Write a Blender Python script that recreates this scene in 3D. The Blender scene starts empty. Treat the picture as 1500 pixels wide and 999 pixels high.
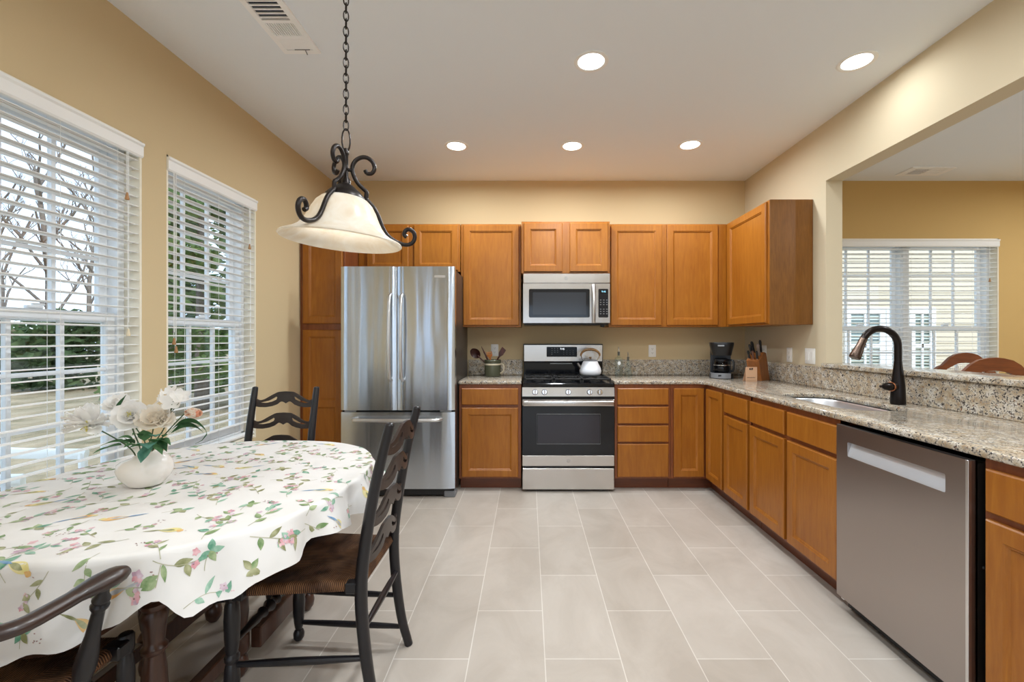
import bpy, bmesh, math, random
from mathutils import Vector, Matrix
C = bpy.context.scene.collection
S = bpy.context.scene
PI = math.pi

# ------------------------------------------------------------------ camera, world, lights, exposure
EYE = 1.285
cam_d = bpy.data.cameras.new('camera'); cam = bpy.data.objects.new('camera', cam_d); C.objects.link(cam)
cam.location = (0, 0, EYE); cam.rotation_euler = (PI/2, 0, 0)
cam_d.sensor_width = 36; cam_d.lens = 640/1500*36
cam_d.shift_x = -24/1500; cam_d.shift_y = -4.5/1500
cam_d.clip_start = 0.02; cam_d.clip_end = 300
S.camera = cam
S.view_settings.view_transform = 'Standard'; S.view_settings.look = 'None'
S.view_settings.gamma = 1; S.view_settings.use_curve_mapping = False
S.view_settings.exposure = 0.18
S.cycles.use_denoising = True
S.cycles.max_bounces = 10; S.cycles.diffuse_bounces = 6; S.cycles.glossy_bounces = 4
S.cycles.transparent_max_bounces = 24; S.cycles.transmission_bounces = 8
S.cycles.sample_clamp_indirect = 6; S.cycles.caustics_reflective = False; S.cycles.caustics_refractive = False
SKY = 2.1
CAN_W = 13.0
CAN_COL = (0.90, 0.96, 1.0)
sd_ = bpy.data.lights.new('hazy_sun', 'SUN'); sd_.energy = 2.6; sd_.angle = math.radians(25); sd_.color = (1, .98, .95)
sun = bpy.data.objects.new('hazy_sun', sd_); C.objects.link(sun); sun.rotation_euler = Vector((-.55, .45, -.75)).to_track_quat('-Z', 'Y').to_euler()

w = bpy.data.worlds.new('overcast_sky'); S.world = w; w.use_nodes = True
nt = w.node_tree; bg = nt.nodes['Background']
tc = nt.nodes.new('ShaderNodeTexCoord'); nz = nt.nodes.new('ShaderNodeTexNoise'); cr = nt.nodes.new('ShaderNodeValToRGB')
nz.inputs['Scale'].default_value = 3; nz.inputs['Detail'].default_value = 4
nt.links.new(tc.outputs['Generated'], nz.inputs['Vector']); nt.links.new(nz.outputs['Fac'], cr.inputs['Fac'])
cr.color_ramp.elements[0].position = .35; cr.color_ramp.elements[0].color = (.50, .68, .95, 1)
cr.color_ramp.elements[1].position = .65; cr.color_ramp.elements[1].color = (.78, .89, 1.0, 1)
nt.links.new(cr.outputs['Color'], bg.inputs['Color']); bg.inputs['Strength'].default_value = SKY

# ------------------------------------------------------------------ materials
def srgb(r, g, b):
    f = lambda c: (c/255)/12.92 if c <= 10 else ((c/255+.055)/1.055)**2.4
    return (f(r), f(g), f(b), 1)
M = {}
def mat(name, col, rough=.5, metal=0, spec=.5, **kw):
    m = bpy.data.materials.new(name); m.use_nodes = True
    b = m.node_tree.nodes['Principled BSDF']
    b.inputs['Base Color'].default_value = col if len(col) == 4 else (*col, 1)
    b.inputs['Roughness'].default_value = rough; b.inputs['Metallic'].default_value = metal
    b.inputs['Specular IOR Level'].default_value = spec
    for k, v in kw.items(): b.inputs[k.replace('_', ' ')].default_value = v
    M[name] = m
    return m
def N(m, t): return m.node_tree.nodes.new(t)
def L(m, a, b): m.node_tree.links.new(a, b)
def bsdf(m): return m.node_tree.nodes['Principled BSDF']
def coords(m, scale=(1, 1, 1), rot=(0, 0, 0), loc=(0, 0, 0), kind='Object'):
    t = N(m, 'ShaderNodeTexCoord'); mp = N(m, 'ShaderNodeMapping')
    mp.inputs['Scale'].default_value = scale; mp.inputs['Rotation'].default_value = rot; mp.inputs['Location'].default_value = loc
    L(m, t.outputs[kind], mp.inputs['Vector']); return mp.outputs['Vector']
def noise(m, vec, scale, detail=3, rough=.5, dist=0):
    n = N(m, 'ShaderNodeTexNoise'); n.inputs['Scale'].default_value = scale; n.inputs['Detail'].default_value = detail
    n.inputs['Roughness'].default_value = rough; n.inputs['Distortion'].default_value = dist
    L(m, vec, n.inputs['Vector']); return n.outputs['Fac']
def ramp(m, fac, *stops, interp='LINEAR'):
    r = N(m, 'ShaderNodeValToRGB'); e = r.color_ramp.elements; r.color_ramp.interpolation = interp
    while len(e) < len(stops): e.new(.5)
    for k, (p, c) in enumerate(stops):
        e[k].position = p; e[k].color = c if len(c) == 4 else (*c, 1)
    L(m, fac, r.inputs['Fac']); return r.outputs['Color']
def mix(m, fac, a, b, mode='MIX'):
    x = N(m, 'ShaderNodeMix'); x.data_type = 'RGBA'; x.blend_type = mode
    if isinstance(fac, (int, float)): x.inputs[0].default_value = fac
    else: L(m, fac, x.inputs[0])
    for i, v in ((6, a), (7, b)):
        if isinstance(v, tuple): x.inputs[i].default_value = v
        else: L(m, v, x.inputs[i])
    return x.outputs[2]
def bump(m, h, strength=.2, dist=.002):
    b = N(m, 'ShaderNodeBump'); b.inputs['Strength'].default_value = strength; b.inputs['Distance'].default_value = dist
    L(m, h, b.inputs['Height']); L(m, b.outputs['Normal'], bsdf(m).inputs['Normal'])

def paint(name, col, rough=.75, tex=180, amt=.06):
    m = mat(name, col, rough, spec=.25); v = coords(m); bump(m, noise(m, v, tex, 2), amt, .001); return m
paint('wall_paint', srgb(212, 191, 152)); paint('wall_paint_pale', srgb(214, 200, 172))
paint('ceiling_paint', srgb(240, 246, 253), .9, 90, .15)
paint('wall_gold_with_bounce', srgb(210, 176, 116)); mat('vent_white', srgb(252, 253, 255), .5)  # gold dining wall colour deepened with the warm light bounced between walls
paint('reveal_paint', srgb(240, 233, 216), .7)
mat('trim_white', srgb(244, 244, 242), .45); mat('vinyl_white', srgb(242, 245, 248), .35)
mat('plate_white', srgb(245, 244, 240), .35)
m = mat('blind_white', srgb(244, 244, 242), .45, spec=.4)
def glassy(name, tint, refl=.08, rough=.0):
    m = bpy.data.materials.new(name); m.use_nodes = True; n = m.node_tree.nodes; n.clear()
    o = N(m, 'ShaderNodeOutputMaterial'); t = N(m, 'ShaderNodeBsdfTransparent'); g = N(m, 'ShaderNodeBsdfGlossy'); x = N(m, 'ShaderNodeMixShader')
    lw = N(m, 'ShaderNodeLayerWeight'); lw.inputs['Blend'].default_value = .5
    pw = N(m, 'ShaderNodeMath'); pw.operation = 'POWER'; pw.inputs[1].default_value = 5; L(m, lw.outputs['Facing'], pw.inputs[0])
    f = N(m, 'ShaderNodeMath'); f.operation = 'MULTIPLY_ADD'; f.inputs[1].default_value = .9; f.inputs[2].default_value = .04; L(m, pw.outputs[0], f.inputs[0])
    t.inputs['Color'].default_value = tint; g.inputs['Roughness'].default_value = rough
    L(m, f.outputs[0], x.inputs[0]); L(m, t.outputs[0], x.inputs[1]); L(m, g.outputs[0], x.inputs[2]); L(m, x.outputs[0], o.inputs['Surface'])
    M[name] = m; return m
glassy('pane_glass', (.95, .97, .97, 1)); glassy('bottle_glass', (.66, .76, .76, 1)); glassy('carafe_glass', (.42, .42, .46, 1), .14)
glassy('oil_glass', (.88, .93, .93, 1), .1)

def wood(name, c1, c2, rough=.38, scale=1.0, axis='z', coat=.25):
    m = mat(name, c1, rough, spec=.4); s = {'z': (9, 9, .9), 'x': (.9, 9, 9), 'y': (9, .9, 9)}[axis]
    v = coords(m, tuple(q*scale for q in s))
    n1 = noise(m, v, 6, 5, .6, .6); n2 = noise(m, coords(m, (2.2, 2.2, 1.2)), 2.0, 3)
    col = ramp(m, n1, (.3, c2), (.72, c1))
    col = mix(m, .35, col, ramp(m, n2, (.3, c2), (.7, c1)))
    L(m, col, bsdf(m).inputs['Base Color']); bsdf(m).inputs['Coat Weight'].default_value = coat; bsdf(m).inputs['Coat Roughness'].default_value = .25
    bump(m, n1, .05, .001); return m
wood('maple', srgb(170, 107, 32), srgb(140, 79, 16), coat=.18)
wood('maple_frame', srgb(142, 80, 40), srgb(112, 58, 30))
wood('maple_veneer', srgb(140, 92, 38), srgb(108, 66, 22), scale=1.6)
wood('maple_toe', srgb(120, 64, 34), srgb(96, 50, 28), axis='x')
wood('chair_wood', srgb(34, 32, 36), srgb(20, 19, 22), .32, coat=.15)
wood('chair_slat_wood', srgb(62, 50, 44), srgb(34, 29, 29), .36, axis='x', coat=.2)
wood('arm_wood', srgb(66, 46, 38), srgb(30, 24, 24), .3, axis='y', coat=.3)
wood('table_wood', srgb(92, 58, 42), srgb(52, 32, 25), .32, coat=.3)
wood('block_wood', srgb(158, 96, 42), srgb(116, 66, 28), .4)
wood('dining_wood', srgb(150, 84, 40), srgb(104, 54, 26), .35, axis='x', coat=.3)
wood('dark_utensil_wood', srgb(88, 38, 28), srgb(58, 24, 20), .4)
wood('light_utensil_wood', srgb(206, 126, 52), srgb(176, 96, 34), .5)
wood('kettle_handle_wood', srgb(150, 112, 66), srgb(104, 74, 40), .4, axis='x')

m = mat('granite', (.6, .5, .38), .12, spec=.5)
v = coords(m); b1 = noise(m, v, 26, 5, .65)
base = ramp(m, b1, (.34, srgb(160, 138, 110)), (.48, srgb(186, 173, 152)), (.64, srgb(208, 204, 196)))
vo = N(m, 'ShaderNodeTexVoronoi'); vo.inputs['Scale'].default_value = 185; L(m, v, vo.inputs['Vector'])
sp = N(m, 'ShaderNodeSeparateColor'); L(m, vo.outputs['Color'], sp.inputs[0])
cl = noise(m, v, 52, 4, .62)
ad = N(m, 'ShaderNodeMath'); ad.operation = 'MULTIPLY_ADD'; ad.inputs[1].default_value = .46; L(m, sp.outputs[0], ad.inputs[0]); L(m, cl, ad.inputs[2])
grey = ramp(m, ad.outputs[0], (.76, (0, 0, 0)), (.82, (1, 1, 1)))
dark = ramp(m, ad.outputs[0], (.905, (0, 0, 0)), (.935, (1, 1, 1)))
c = mix(m, grey, base, srgb(146, 138, 128)); c = mix(m, dark, c, srgb(60, 54, 52))
br = ramp(m, noise(m, coords(m, loc=(3, 1, 2)), 70, 3), (.64, (0, 0, 0)), (.70, (1, 1, 1)))
c = mix(m, br, c, srgb(128, 96, 72)); L(m, c, bsdf(m).inputs['Base Color'])

m = mat('floor_tile', (.6, .56, .5), .34, spec=.42)
# the long side of each tile runs away from the camera: swap x and y, half-bond every other row
t = N(m, 'ShaderNodeTexCoord'); sx = N(m, 'ShaderNodeSeparateXYZ'); cx = N(m, 'ShaderNodeCombineXYZ'); L(m, t.outputs['Object'], sx.inputs[0])
def addn(a, k):
    q = N(m, 'ShaderNodeMath'); q.operation = 'ADD'; L(m, a, q.inputs[0]); q.inputs[1].default_value = k; return q.outputs[0]
L(m, addn(sx.outputs[1], .617*20-2.366+.0), cx.inputs[0]); L(m, addn(sx.outputs[0], .3035*20-.066+.3035), cx.inputs[1])
bk = N(m, 'ShaderNodeTexBrick'); L(m, cx.outputs[0], bk.inputs['Vector'])
bk.offset = .5; bk.offset_frequency = 2; bk.squash = 1
for k, q in (('Scale', 1), ('Mortar Size', .0022), ('Mortar Smooth', .1), ('Bias', 0), ('Brick Width', .617), ('Row Height', .3035)): bk.inputs[k].default_value = q
bk.inputs['Color1'].default_value = srgb(184, 174, 163); bk.inputs['Color2'].default_value = srgb(196, 187, 177); bk.inputs['Mortar'].default_value = srgb(222, 216, 208)
vv = coords(m, (1, .7, 1)); st = ramp(m, noise(m, vv, 3.2, 6, .62, .8), (.34, (.80, .78, .76)), (.62, (1, 1, 1)))
c = mix(m, .75, bk.outputs['Color'], st, 'MULTIPLY'); L(m, c, bsdf(m).inputs['Base Color'])
iv = N(m, 'ShaderNodeMath'); iv.operation = 'SUBTRACT'; iv.inputs[0].default_value = 1; L(m, bk.outputs['Fac'], iv.inputs[1]); bump(m, iv.outputs[0], .25, .0015)

def steel(name, col, rough=.27, axis='x', streak=.5):
    m = mat(name, col, rough, 1); s = {'x': (1.5, 1.5, 260), 'z': (260, 260, 1.5)}[axis]
    n = noise(m, coords(m, s), 1, 2)
    r = N(m, 'ShaderNodeMapRange'); r.inputs[3].default_value = rough*.94; r.inputs[4].default_value = rough*1.07; L(m, n, r.inputs[0]); L(m, r.outputs[0], bsdf(m).inputs['Roughness'])
    wv = noise(m, coords(m, (5.5, 5.5, .5)), 1.0, 2)
    bump(m, wv, streak, .02)
    bsdf(m).inputs['Anisotropic'].default_value = .6
    return m
steel('steel_fridge', srgb(204, 212, 222), .20, streak=.35); bsdf(M['steel_fridge']).inputs['Anisotropic'].default_value = .85; bsdf(M['steel_fridge']).inputs['Anisotropic Rotation'].default_value = .25; steel('steel', srgb(206, 202, 198), .26, streak=.2); steel('steel_dark', srgb(176, 168, 164), .30, streak=.15)
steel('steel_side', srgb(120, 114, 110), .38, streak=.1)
mat('handle_silver', srgb(222, 222, 222), .3, 1); mat('recess_silver', srgb(226, 230, 236), .3, .55); mat('chrome', srgb(225, 225, 228), .1, 1); mat('sink_steel', srgb(214, 216, 220), .38, 1)
mat('display_black', srgb(12, 13, 16), .12, spec=.2); mat('black_enamel', srgb(16, 17, 21), .1, spec=.35); mat('black_plastic', srgb(22, 22, 24), .35); mat('black_iron', srgb(26, 25, 25), .5)
mat('oven_glass', srgb(14, 16, 22), .05, spec=.45); mat('oven_window', srgb(40, 38, 46), .06, spec=.5); mat('microwave_glass', srgb(30, 33, 38), .06, spec=.45); mat('microwave_mesh', srgb(52, 55, 60), .12, spec=.4)
mat('grey_plastic', srgb(120, 122, 126), .35, spec=.5); mat('dark_gap', srgb(14, 13, 13), .8)
mat('bronze', srgb(38, 32, 30), .28, .7); mat('bronze_light', srgb(92, 76, 66), .26, .8); mat('copper_ring', srgb(150, 96, 64), .3, .9)
mat('iron_bronze', srgb(44, 38, 36), .35, .6)
mat('card', srgb(214, 172, 138), .8); mat('ink', srgb(40, 36, 34), .8); mat('badge_grey', srgb(150, 152, 156), .4)
mat('white_enamel', srgb(240, 242, 248), .15); mat('crock_glaze', srgb(82, 84, 66), .2); mat('crock_rim', srgb(196, 184, 160), .3)
mat('cork', srgb(96, 92, 84), .6); mat('label_white', srgb(232, 236, 236), .6)
m = mat('vase_ceramic', srgb(238, 233, 228), .18)
def emit(name, col, st):
    m = bpy.data.materials.new(name); m.use_nodes = True; n = m.node_tree.nodes; n.clear()
    o = N(m, 'ShaderNodeOutputMaterial'); e = N(m, 'ShaderNodeEmission'); e.inputs['Color'].default_value = (*col, 1); e.inputs['Strength'].default_value = st
    L(m, e.outputs[0], o.inputs['Surface']); M[name] = m
emit('lens_glow', (1, .97, .9), 6); emit('bulb_glow', (1, .93, .82), 4); emit('clock_cyan', (.35, .8, 1), 1.6); emit('clock_white', (.9, .95, 1), 1.4)
m = bpy.data.materials.new('alabaster_glass'); m.use_nodes = True; m.node_tree.nodes.clear(); M['alabaster_glass'] = m
o = N(m, 'ShaderNodeOutputMaterial'); d = N(m, 'ShaderNodeBsdfDiffuse'); t = N(m, 'ShaderNodeBsdfTranslucent'); g = N(m, 'ShaderNodeBsdfGlossy'); x1 = N(m, 'ShaderNodeMixShader'); x2 = N(m, 'ShaderNodeMixShader')
cc = ramp(m, noise(m, coords(m), 9, 5, .6, 1.2), (.3, srgb(238, 226, 206)), (.62, srgb(250, 246, 238)))
L(m, cc, d.inputs['Color']); L(m, cc, t.inputs['Color']); g.inputs['Roughness'].default_value = .2
x1.inputs[0].default_value = .45; x2.inputs[0].default_value = .05
L(m, d.outputs[0], x1.inputs[1]); L(m, t.outputs[0], x1.inputs[2]); L(m, x1.outputs[0], x2.inputs[1]); L(m, g.outputs[0], x2.inputs[2]); L(m, x2.outputs[0], o.inputs['Surface'])

m = mat('rush', srgb(96, 66, 44), .6, spec=.3); uv = N(m, 'ShaderNodeUVMap'); wv = N(m, 'ShaderNodeTexWave'); wv.wave_type = 'BANDS'; wv.bands_direction = 'X'
wv.inputs['Scale'].default_value = 48; wv.inputs['Distortion'].default_value = .6; wv.inputs['Detail'].default_value = 2; L(m, uv.outputs[0], wv.inputs['Vector'])
c = ramp(m, wv.outputs['Fac'], (.1, srgb(54, 35, 25)), (.7, srgb(150, 106, 70)))
c = mix(m, ramp(m, noise(m, coords(m), 14, 4), (.35, (0, 0, 0)), (.7, (1, 1, 1))), c, srgb(58, 36, 25)); L(m, c, bsdf(m).inputs['Base Color']); bump(m, wv.outputs['Fac'], .6, .003)
m = mat('cane', srgb(225, 218, 205), .6)

def cloth_col(name, a, b, sc=40):
    m = mat(name, a, .5, spec=.3); L(m, ramp(m, noise(m, coords(m), sc, 3), (.35, a), (.65, b)), bsdf(m).inputs['Base Color'])
cloth_col('cloth_white', srgb(228, 226, 223), srgb(233, 231, 229), 8)
cloth_col('print_leaf', srgb(112, 142, 92), srgb(176, 190, 150)); cloth_col('print_olive', srgb(128, 132, 90), srgb(186, 186, 150))
cloth_col('print_teal', srgb(92, 150, 124), srgb(172, 204, 184)); cloth_col('print_stem', srgb(168, 168, 140), srgb(196, 192, 170))
cloth_col('print_pink', srgb(214, 150, 160), srgb(236, 204, 208)); cloth_col('print_mauve', srgb(190, 158, 176), srgb(226, 208, 218))
cloth_col('print_berry', srgb(140, 106, 104), srgb(176, 146, 140)); cloth_col('print_yellow', srgb(226, 212, 140), srgb(238, 228, 180))
cloth_col('print_orange', srgb(224, 172, 104), srgb(236, 206, 150)); cloth_col('print_blue', srgb(88, 134, 182), srgb(150, 180, 206)); cloth_col('print_grey', srgb(160, 164, 172), srgb(204, 206, 210))
def petal(name, a, b, sc=30):
    m = mat(name, a, .6, spec=.2); L(m, ramp(m, noise(m, coords(m), sc, 3), (.35, a), (.65, b)), bsdf(m).inputs['Base Color']); tr = N(m, 'ShaderNodeBsdfTranslucent'); tr.inputs['Color'].default_value = b; ms = N(m, 'ShaderNodeMixShader'); ms.inputs[0].default_value = .42; L(m, bsdf(m).outputs[0], ms.inputs[1]); L(m, tr.outputs[0], ms.inputs[2]); L(m, ms.outputs[0], m.node_tree.nodes['Material Output'].inputs['Surface'])
petal('petal_white', srgb(246, 245, 242), srgb(252, 251, 250)); petal('petal_cream', srgb(246, 236, 222), srgb(250, 246, 238)); petal('petal_peach', srgb(232, 150, 120), srgb(244, 214, 190), 60)
petal('petal_yellow', srgb(222, 214, 130), srgb(236, 230, 170)); petal('leaf_green', srgb(58, 98, 62), srgb(96, 140, 96), 50); petal('leaf_dark', srgb(36, 70, 44), srgb(60, 98, 62), 50); petal('leaf_teal', srgb(58, 112, 98), srgb(104, 156, 140), 50)
mat('flower_stem', srgb(70, 92, 60), .6)
# outdoors
m = mat('dry_grass', srgb(190, 172, 128), .9, spec=.1); L(m, ramp(m, noise(m, coords(m), 1.3, 6, .7), (.3, srgb(104, 98, 74)), (.6, srgb(164, 148, 124))), bsdf(m).inputs['Base Color'])
mat('bark', srgb(122, 112, 104), .9, spec=.1); petal('needle_green', srgb(66, 92, 52), srgb(120, 142, 84), 2.5); petal('needle_dark', srgb(52, 74, 48), srgb(96, 116, 76), 2.5); petal('brush_brown', srgb(112, 104, 84), srgb(150, 138, 114), 2)
mat('siding', srgb(218, 206, 184), .7, spec=.2); mat('house_trim', srgb(244, 246, 248), .5); mat('house_glass', srgb(92, 112, 106), .1); mat('house_slat', srgb(206, 216, 208), .5); mat('shingle', srgb(120, 112, 106), .9)
mat('lawn_plastic', srgb(240, 242, 242), .4)

# ------------------------------------------------------------------ mesh helpers
def new(): return bmesh.new()
def wloc(o):
    v = Vector((0, 0, 0))
    while o: v += o.location; o = o.parent
    return v
def obj(name, bm, ms, parent=None, ang=35, origin=None):
    if parent: off = wloc(parent)
    elif origin is not None: off = Vector(origin)
    else:
        xs = [v.co for v in bm.verts]
        lo = Vector([min(p[i] for p in xs) for i in range(3)]); hi = Vector([max(p[i] for p in xs) for i in range(3)])
        off = Vector(((lo.x+hi.x)/2, (lo.y+hi.y)/2, lo.z))
    bmesh.ops.translate(bm, verts=bm.verts, vec=-off)
    bmesh.ops.recalc_face_normals(bm, faces=bm.faces)
    me = bpy.data.meshes.new(name); bm.to_mesh(me); bm.free()
    for q in (ms if isinstance(ms, (list, tuple)) else [ms]): me.materials.append(M[q] if isinstance(q, str) else q)
    for p in me.polygons: p.use_smooth = True
    me.set_sharp_from_angle(angle=math.radians(ang))
    o = bpy.data.objects.new(name, me); C.objects.link(o)
    if parent: o.parent = parent
    else: o.location = off
    return o
def tag(o, label, cat, group=None, kind=None):
    if label: o['label'] = label
    if cat: o['category'] = cat
    if group: o['group'] = group
    if kind: o['kind'] = kind
    return o
def thing(name, label, cat, loc=(0, 0, 0), group=None):
    o = bpy.data.objects.new(name, None); C.objects.link(o); o.location = loc; o.empty_display_size = .1
    return tag(o, label, cat, group)
def struct(o): o['kind'] = 'structure'; return o
def place(o, loc, rz=0, sc=None):
    o.location = loc; o.rotation_euler = (0, 0, rz)
    if sc: o.scale = (sc, sc, sc)
    return o
def dup(o, parent=None, label=None):
    c = o.copy(); C.objects.link(c)
    if parent: c.parent = parent
    if label: c['label'] = label
    for ch in list(o.children): dup(ch, c)
    return c
def ident(u, n, z): return Vector((u, n, z))
def quad(bm, *ps, mi=0):
    f = bm.faces.new([bm.verts.new(p) for p in ps]); f.material_index = mi; return f
def box(bm, lo, hi, bev=0, mp=None, seg=1, mi=0):
    x0, y0, z0 = lo; x1, y1, z1 = hi
    t = bmesh.new(); vs = [t.verts.new(p) for p in ((x0, y0, z0), (x1, y0, z0), (x1, y1, z0), (x0, y1, z0), (x0, y0, z1), (x1, y0, z1), (x1, y1, z1), (x0, y1, z1))]
    for f in ((0, 3, 2, 1), (4, 5, 6, 7), (0, 1, 5, 4), (1, 2, 6, 5), (2, 3, 7, 6), (3, 0, 4, 7)): t.faces.new([vs[i] for i in f])
    if bev: bmesh.ops.bevel(t, geom=t.edges[:], offset=bev, segments=seg, affect='EDGES', profile=.5)
    merge(bm, t, mp, mi)
def merge(bm, t, mp=None, mi=0):
    d = {v: bm.verts.new(mp(*v.co) if mp else v.co) for v in t.verts}
    for f in t.faces:
        try:
            g = bm.faces.new([d[v] for v in f.verts]); g.material_index = mi if mi else f.material_index
        except ValueError: pass
    t.free()
def tube(bm, pts, r, seg=8, caps=True, closed=False, flat=1.0, mi=0):
    pts = [Vector(p) for p in pts]; n = len(pts); rs = r if isinstance(r, (list, tuple)) else [r]*n
    up = None; rings = []
    for i, p in enumerate(pts):
        if closed: t = pts[(i+1) % n]-pts[i-1]
        else: t = pts[min(i+1, n-1)]-pts[max(i-1, 0)]
        t.normalize()
        if up is None:
            a = Vector((0, 0, 1)) if abs(t.z) < .9 else Vector((1, 0, 0)); up = (a-t*a.dot(t)).normalized()
        else:
            up = up-t*up.dot(t)
            if up.length < 1e-6: up = t.orthogonal()
            up.normalize()
        s = t.cross(up)
        rings.append([bm.verts.new(p+(up*math.cos(2*PI*k/seg)*flat+s*math.sin(2*PI*k/seg))*rs[i]) for k in range(seg)])
    m = n if closed else n-1
    for i in range(m):
        a, b = rings[i], rings[(i+1) % n]
        for k in range(seg): bm.faces.new((a[k], a[(k+1) % seg], b[(k+1) % seg], b[k])).material_index = mi
    if caps and not closed:
        bm.faces.new(rings[0][::-1]).material_index = mi; bm.faces.new(rings[-1]).material_index = mi
def lathe(bm, prof, c=(0, 0, 0), seg=24, A=None, B=None, mp=None, sx=1, sy=1, mi=0):
    """prof: (radius, height) pairs, turned about the line from c; A..B sets another axis"""
    c = Vector(c)
    if A is not None:
        ax = (Vector(B)-Vector(A)).normalized(); q = Vector((0, 0, 1)).rotation_difference(ax).to_matrix(); c = Vector(A)
    else: q = Matrix.Identity(3)
    rings = []
    for r, z in prof:
        if r < 1e-6: rings.append([bm.verts.new(c+q@Vector((0, 0, z)))]); continue
        ring = []
        for k in range(seg):
            a = 2*PI*k/seg; p = Vector((r*math.cos(a)*sx, r*math.sin(a)*sy, z))
            if mp: p = mp(p, a)
            ring.append(bm.verts.new(c+q@p))
        rings.append(ring)
    for a, b in zip(rings, rings[1:]):
        if len(a) == 1 and len(b) == 1: continue
        for k in range(seg):
            k2 = (k+1) % seg
            if len(a) == 1: f = (a[0], b[k], b[k2])
            elif len(b) == 1: f = (a[k], a[k2], b[0])
            else: f = (a[k], a[k2], b[k2], b[k])
            bm.faces.new(f).material_index = mi
def prism(bm, poly, h0, h1, mp=ident, holes=(), mi=0):
    """poly in (u, v), raised from h0 to h1, mp(u, h, v) -> point"""
    t = bmesh.new(); loops = [poly]+list(holes); edges = []
    for lp in loops:
        vs = [t.verts.new((u, h0, v)) for u, v in lp]; edges += [t.edges.new((vs[i], vs[(i+1) % len(vs)])) for i in range(len(vs))]
    if holes:
        bmesh.ops.triangle_fill(t, use_beauty=True, use_dissolve=False, edges=edges)
    else: t.faces.new(t.verts[:])
    ex = bmesh.ops.extrude_face_region(t, geom=t.faces[:])
    bmesh.ops.translate(t, verts=[g for g in ex['geom'] if isinstance(g, bmesh.types.BMVert)], vec=(0, h1-h0, 0))
    fs = [f for f in t.faces]
    merge(bm, t, mp, mi)
def rrect(x0, y0, x1, y1, r, n=5):
    out = []
    for cx_, cy_, a0 in ((x1-r, y1-r, 0), (x0+r, y1-r, 90), (x0+r, y0+r, 180), (x1-r, y0+r, 270)):
        for k in range(n+1):
            a = math.radians(a0+90*k/n); out.append((cx_+r*math.cos(a), cy_+r*math.sin(a)))
    return out
def spline(pts, n=8):
    """Catmull-Rom through pts"""
    P = [Vector(p) for p in pts]; P = [P[0]*2-P[1]]+P+[P[-1]*2-P[-2]]; out = []
    for i in range(1, len(P)-2):
        for k in range(n):
            t = k/n; a, b, c_, d = P[i-1:i+3]
            out.append(.5*((2*b)+(c_-a)*t+(2*a-5*b+4*c_-d)*t*t+(3*b-a-3*c_+d)*t**3))
    out.append(P[-2]); return out
def text(name, body, size, mp_loc, rot, mname, parent=None, al='CENTER'):
    cu = bpy.data.curves.new(name, 'FONT'); cu.body = body; cu.size = size; cu.align_x = al; cu.align_y = 'CENTER'; cu.extrude = .0004
    cu.materials.append(M[mname]); o = bpy.data.objects.new(name, cu); C.objects.link(o)
    me = bpy.data.meshes.new_from_object(o); bpy.data.objects.remove(o); o = bpy.data.objects.new(name, me); C.objects.link(o)
    o.parent = parent; o.location = Vector(mp_loc)-(wloc(parent) if parent else Vector()); o.rotation_euler = rot; return o

# ------------------------------------------------------------------ the room
XL, XR, YB, ZC = -1.924, 2.125, 4.29, 2.827
XR2 = 2.242
YR = -3.2          # wall behind the camera
XD = 6.3           # far side of the dining room
WIN = [(1.41, 2.1755, .585, 2.262), (2.323, 3.086, .585, 2.262)]       # along y on the left wall
DIN = (2.90, 4.62, .585, 2.262)                                       # along x on the back wall
OPN = (-2.4, -.5, .1, 2.2)  # unseen opening added in the left wall to let in fill light

def wall_with_holes(u0, u1, z0, z1, holes, n0, n1, mp):
    bm = new(); us = sorted(holes); cur = u0
    for a, b, c, d in us:
        box(bm, (cur, n0, z0), (a, n1, z1), mp=mp)
        box(bm, (a, n0, z0), (b, n1, c), mp=mp); box(bm, (a, n0, d), (b, n1, z1), mp=mp); cur = b
    box(bm, (cur, n0, z0), (u1, n1, z1), mp=mp)
    return bm
mpL = lambda u, n, z: Vector((XL+n, u, z))        # left wall: u = y, n towards the room
mpB = lambda u, n, z: Vector((u, YB-n, z))        # back wall: u = x, n towards the room
mpR = lambda u, n, z: Vector((XR-n, u, z))
bm = new(); box(bm, (XL-.2, YR-.2, -.1), (XD+.2, YB+.2, 0)); struct(obj('floor', bm, 'floor_tile', origin=(0, 0, 0)))
bm = new(); box(bm, (XL-.2, YR-.2, ZC), (XD+.2, YB+.2, ZC+.12)); struct(obj('ceiling', bm, 'ceiling_paint', origin=(0, 0, ZC)))
struct(obj('wall_left', wall_with_holes(YR-.2, YB+.2, 0, ZC, WIN+[OPN], -.17, 0, mpL), 'wall_paint', origin=(XL, 0, 0)))
struct(obj('wall_back', wall_with_holes(XL, XR2-.02, 0, ZC, [], -.17, 0, mpB), 'wall_paint', origin=(0, YB, 0)))
struct(obj('wall_dining_back', wall_with_holes(XR2-.02, XD+.2, 0, ZC, [DIN], -.17, 0, mpB), 'wall_gold_with_bounce', origin=(XR2, YB, 0)))
YJ, ZLED, ZHD, YN = 3.12, 1.075, 2.408, .45
bm = new(); prism(bm, [(YB, 0), (YB, ZC), (YR, ZC), (YR, ZHD), (YJ, ZHD), (YJ, ZLED), (YN, ZLED), (YN, 0)], 0, XR-XR2, mp=mpR)
struct(obj('wall_right', bm, 'wall_paint_pale', origin=(XR, 2, 0)))
bm = wall_with_holes(XL, XD+.2, 0, ZC, [(-.9, 1.5, .02, 2.1)], 0, -.17, lambda u, n, z: Vector((u, YR+n, z))); struct(obj('wall_front', bm, 'wall_paint', origin=(0, YR, 0)))  # door-sized hole added behind the camera so sky light fills the room
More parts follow.
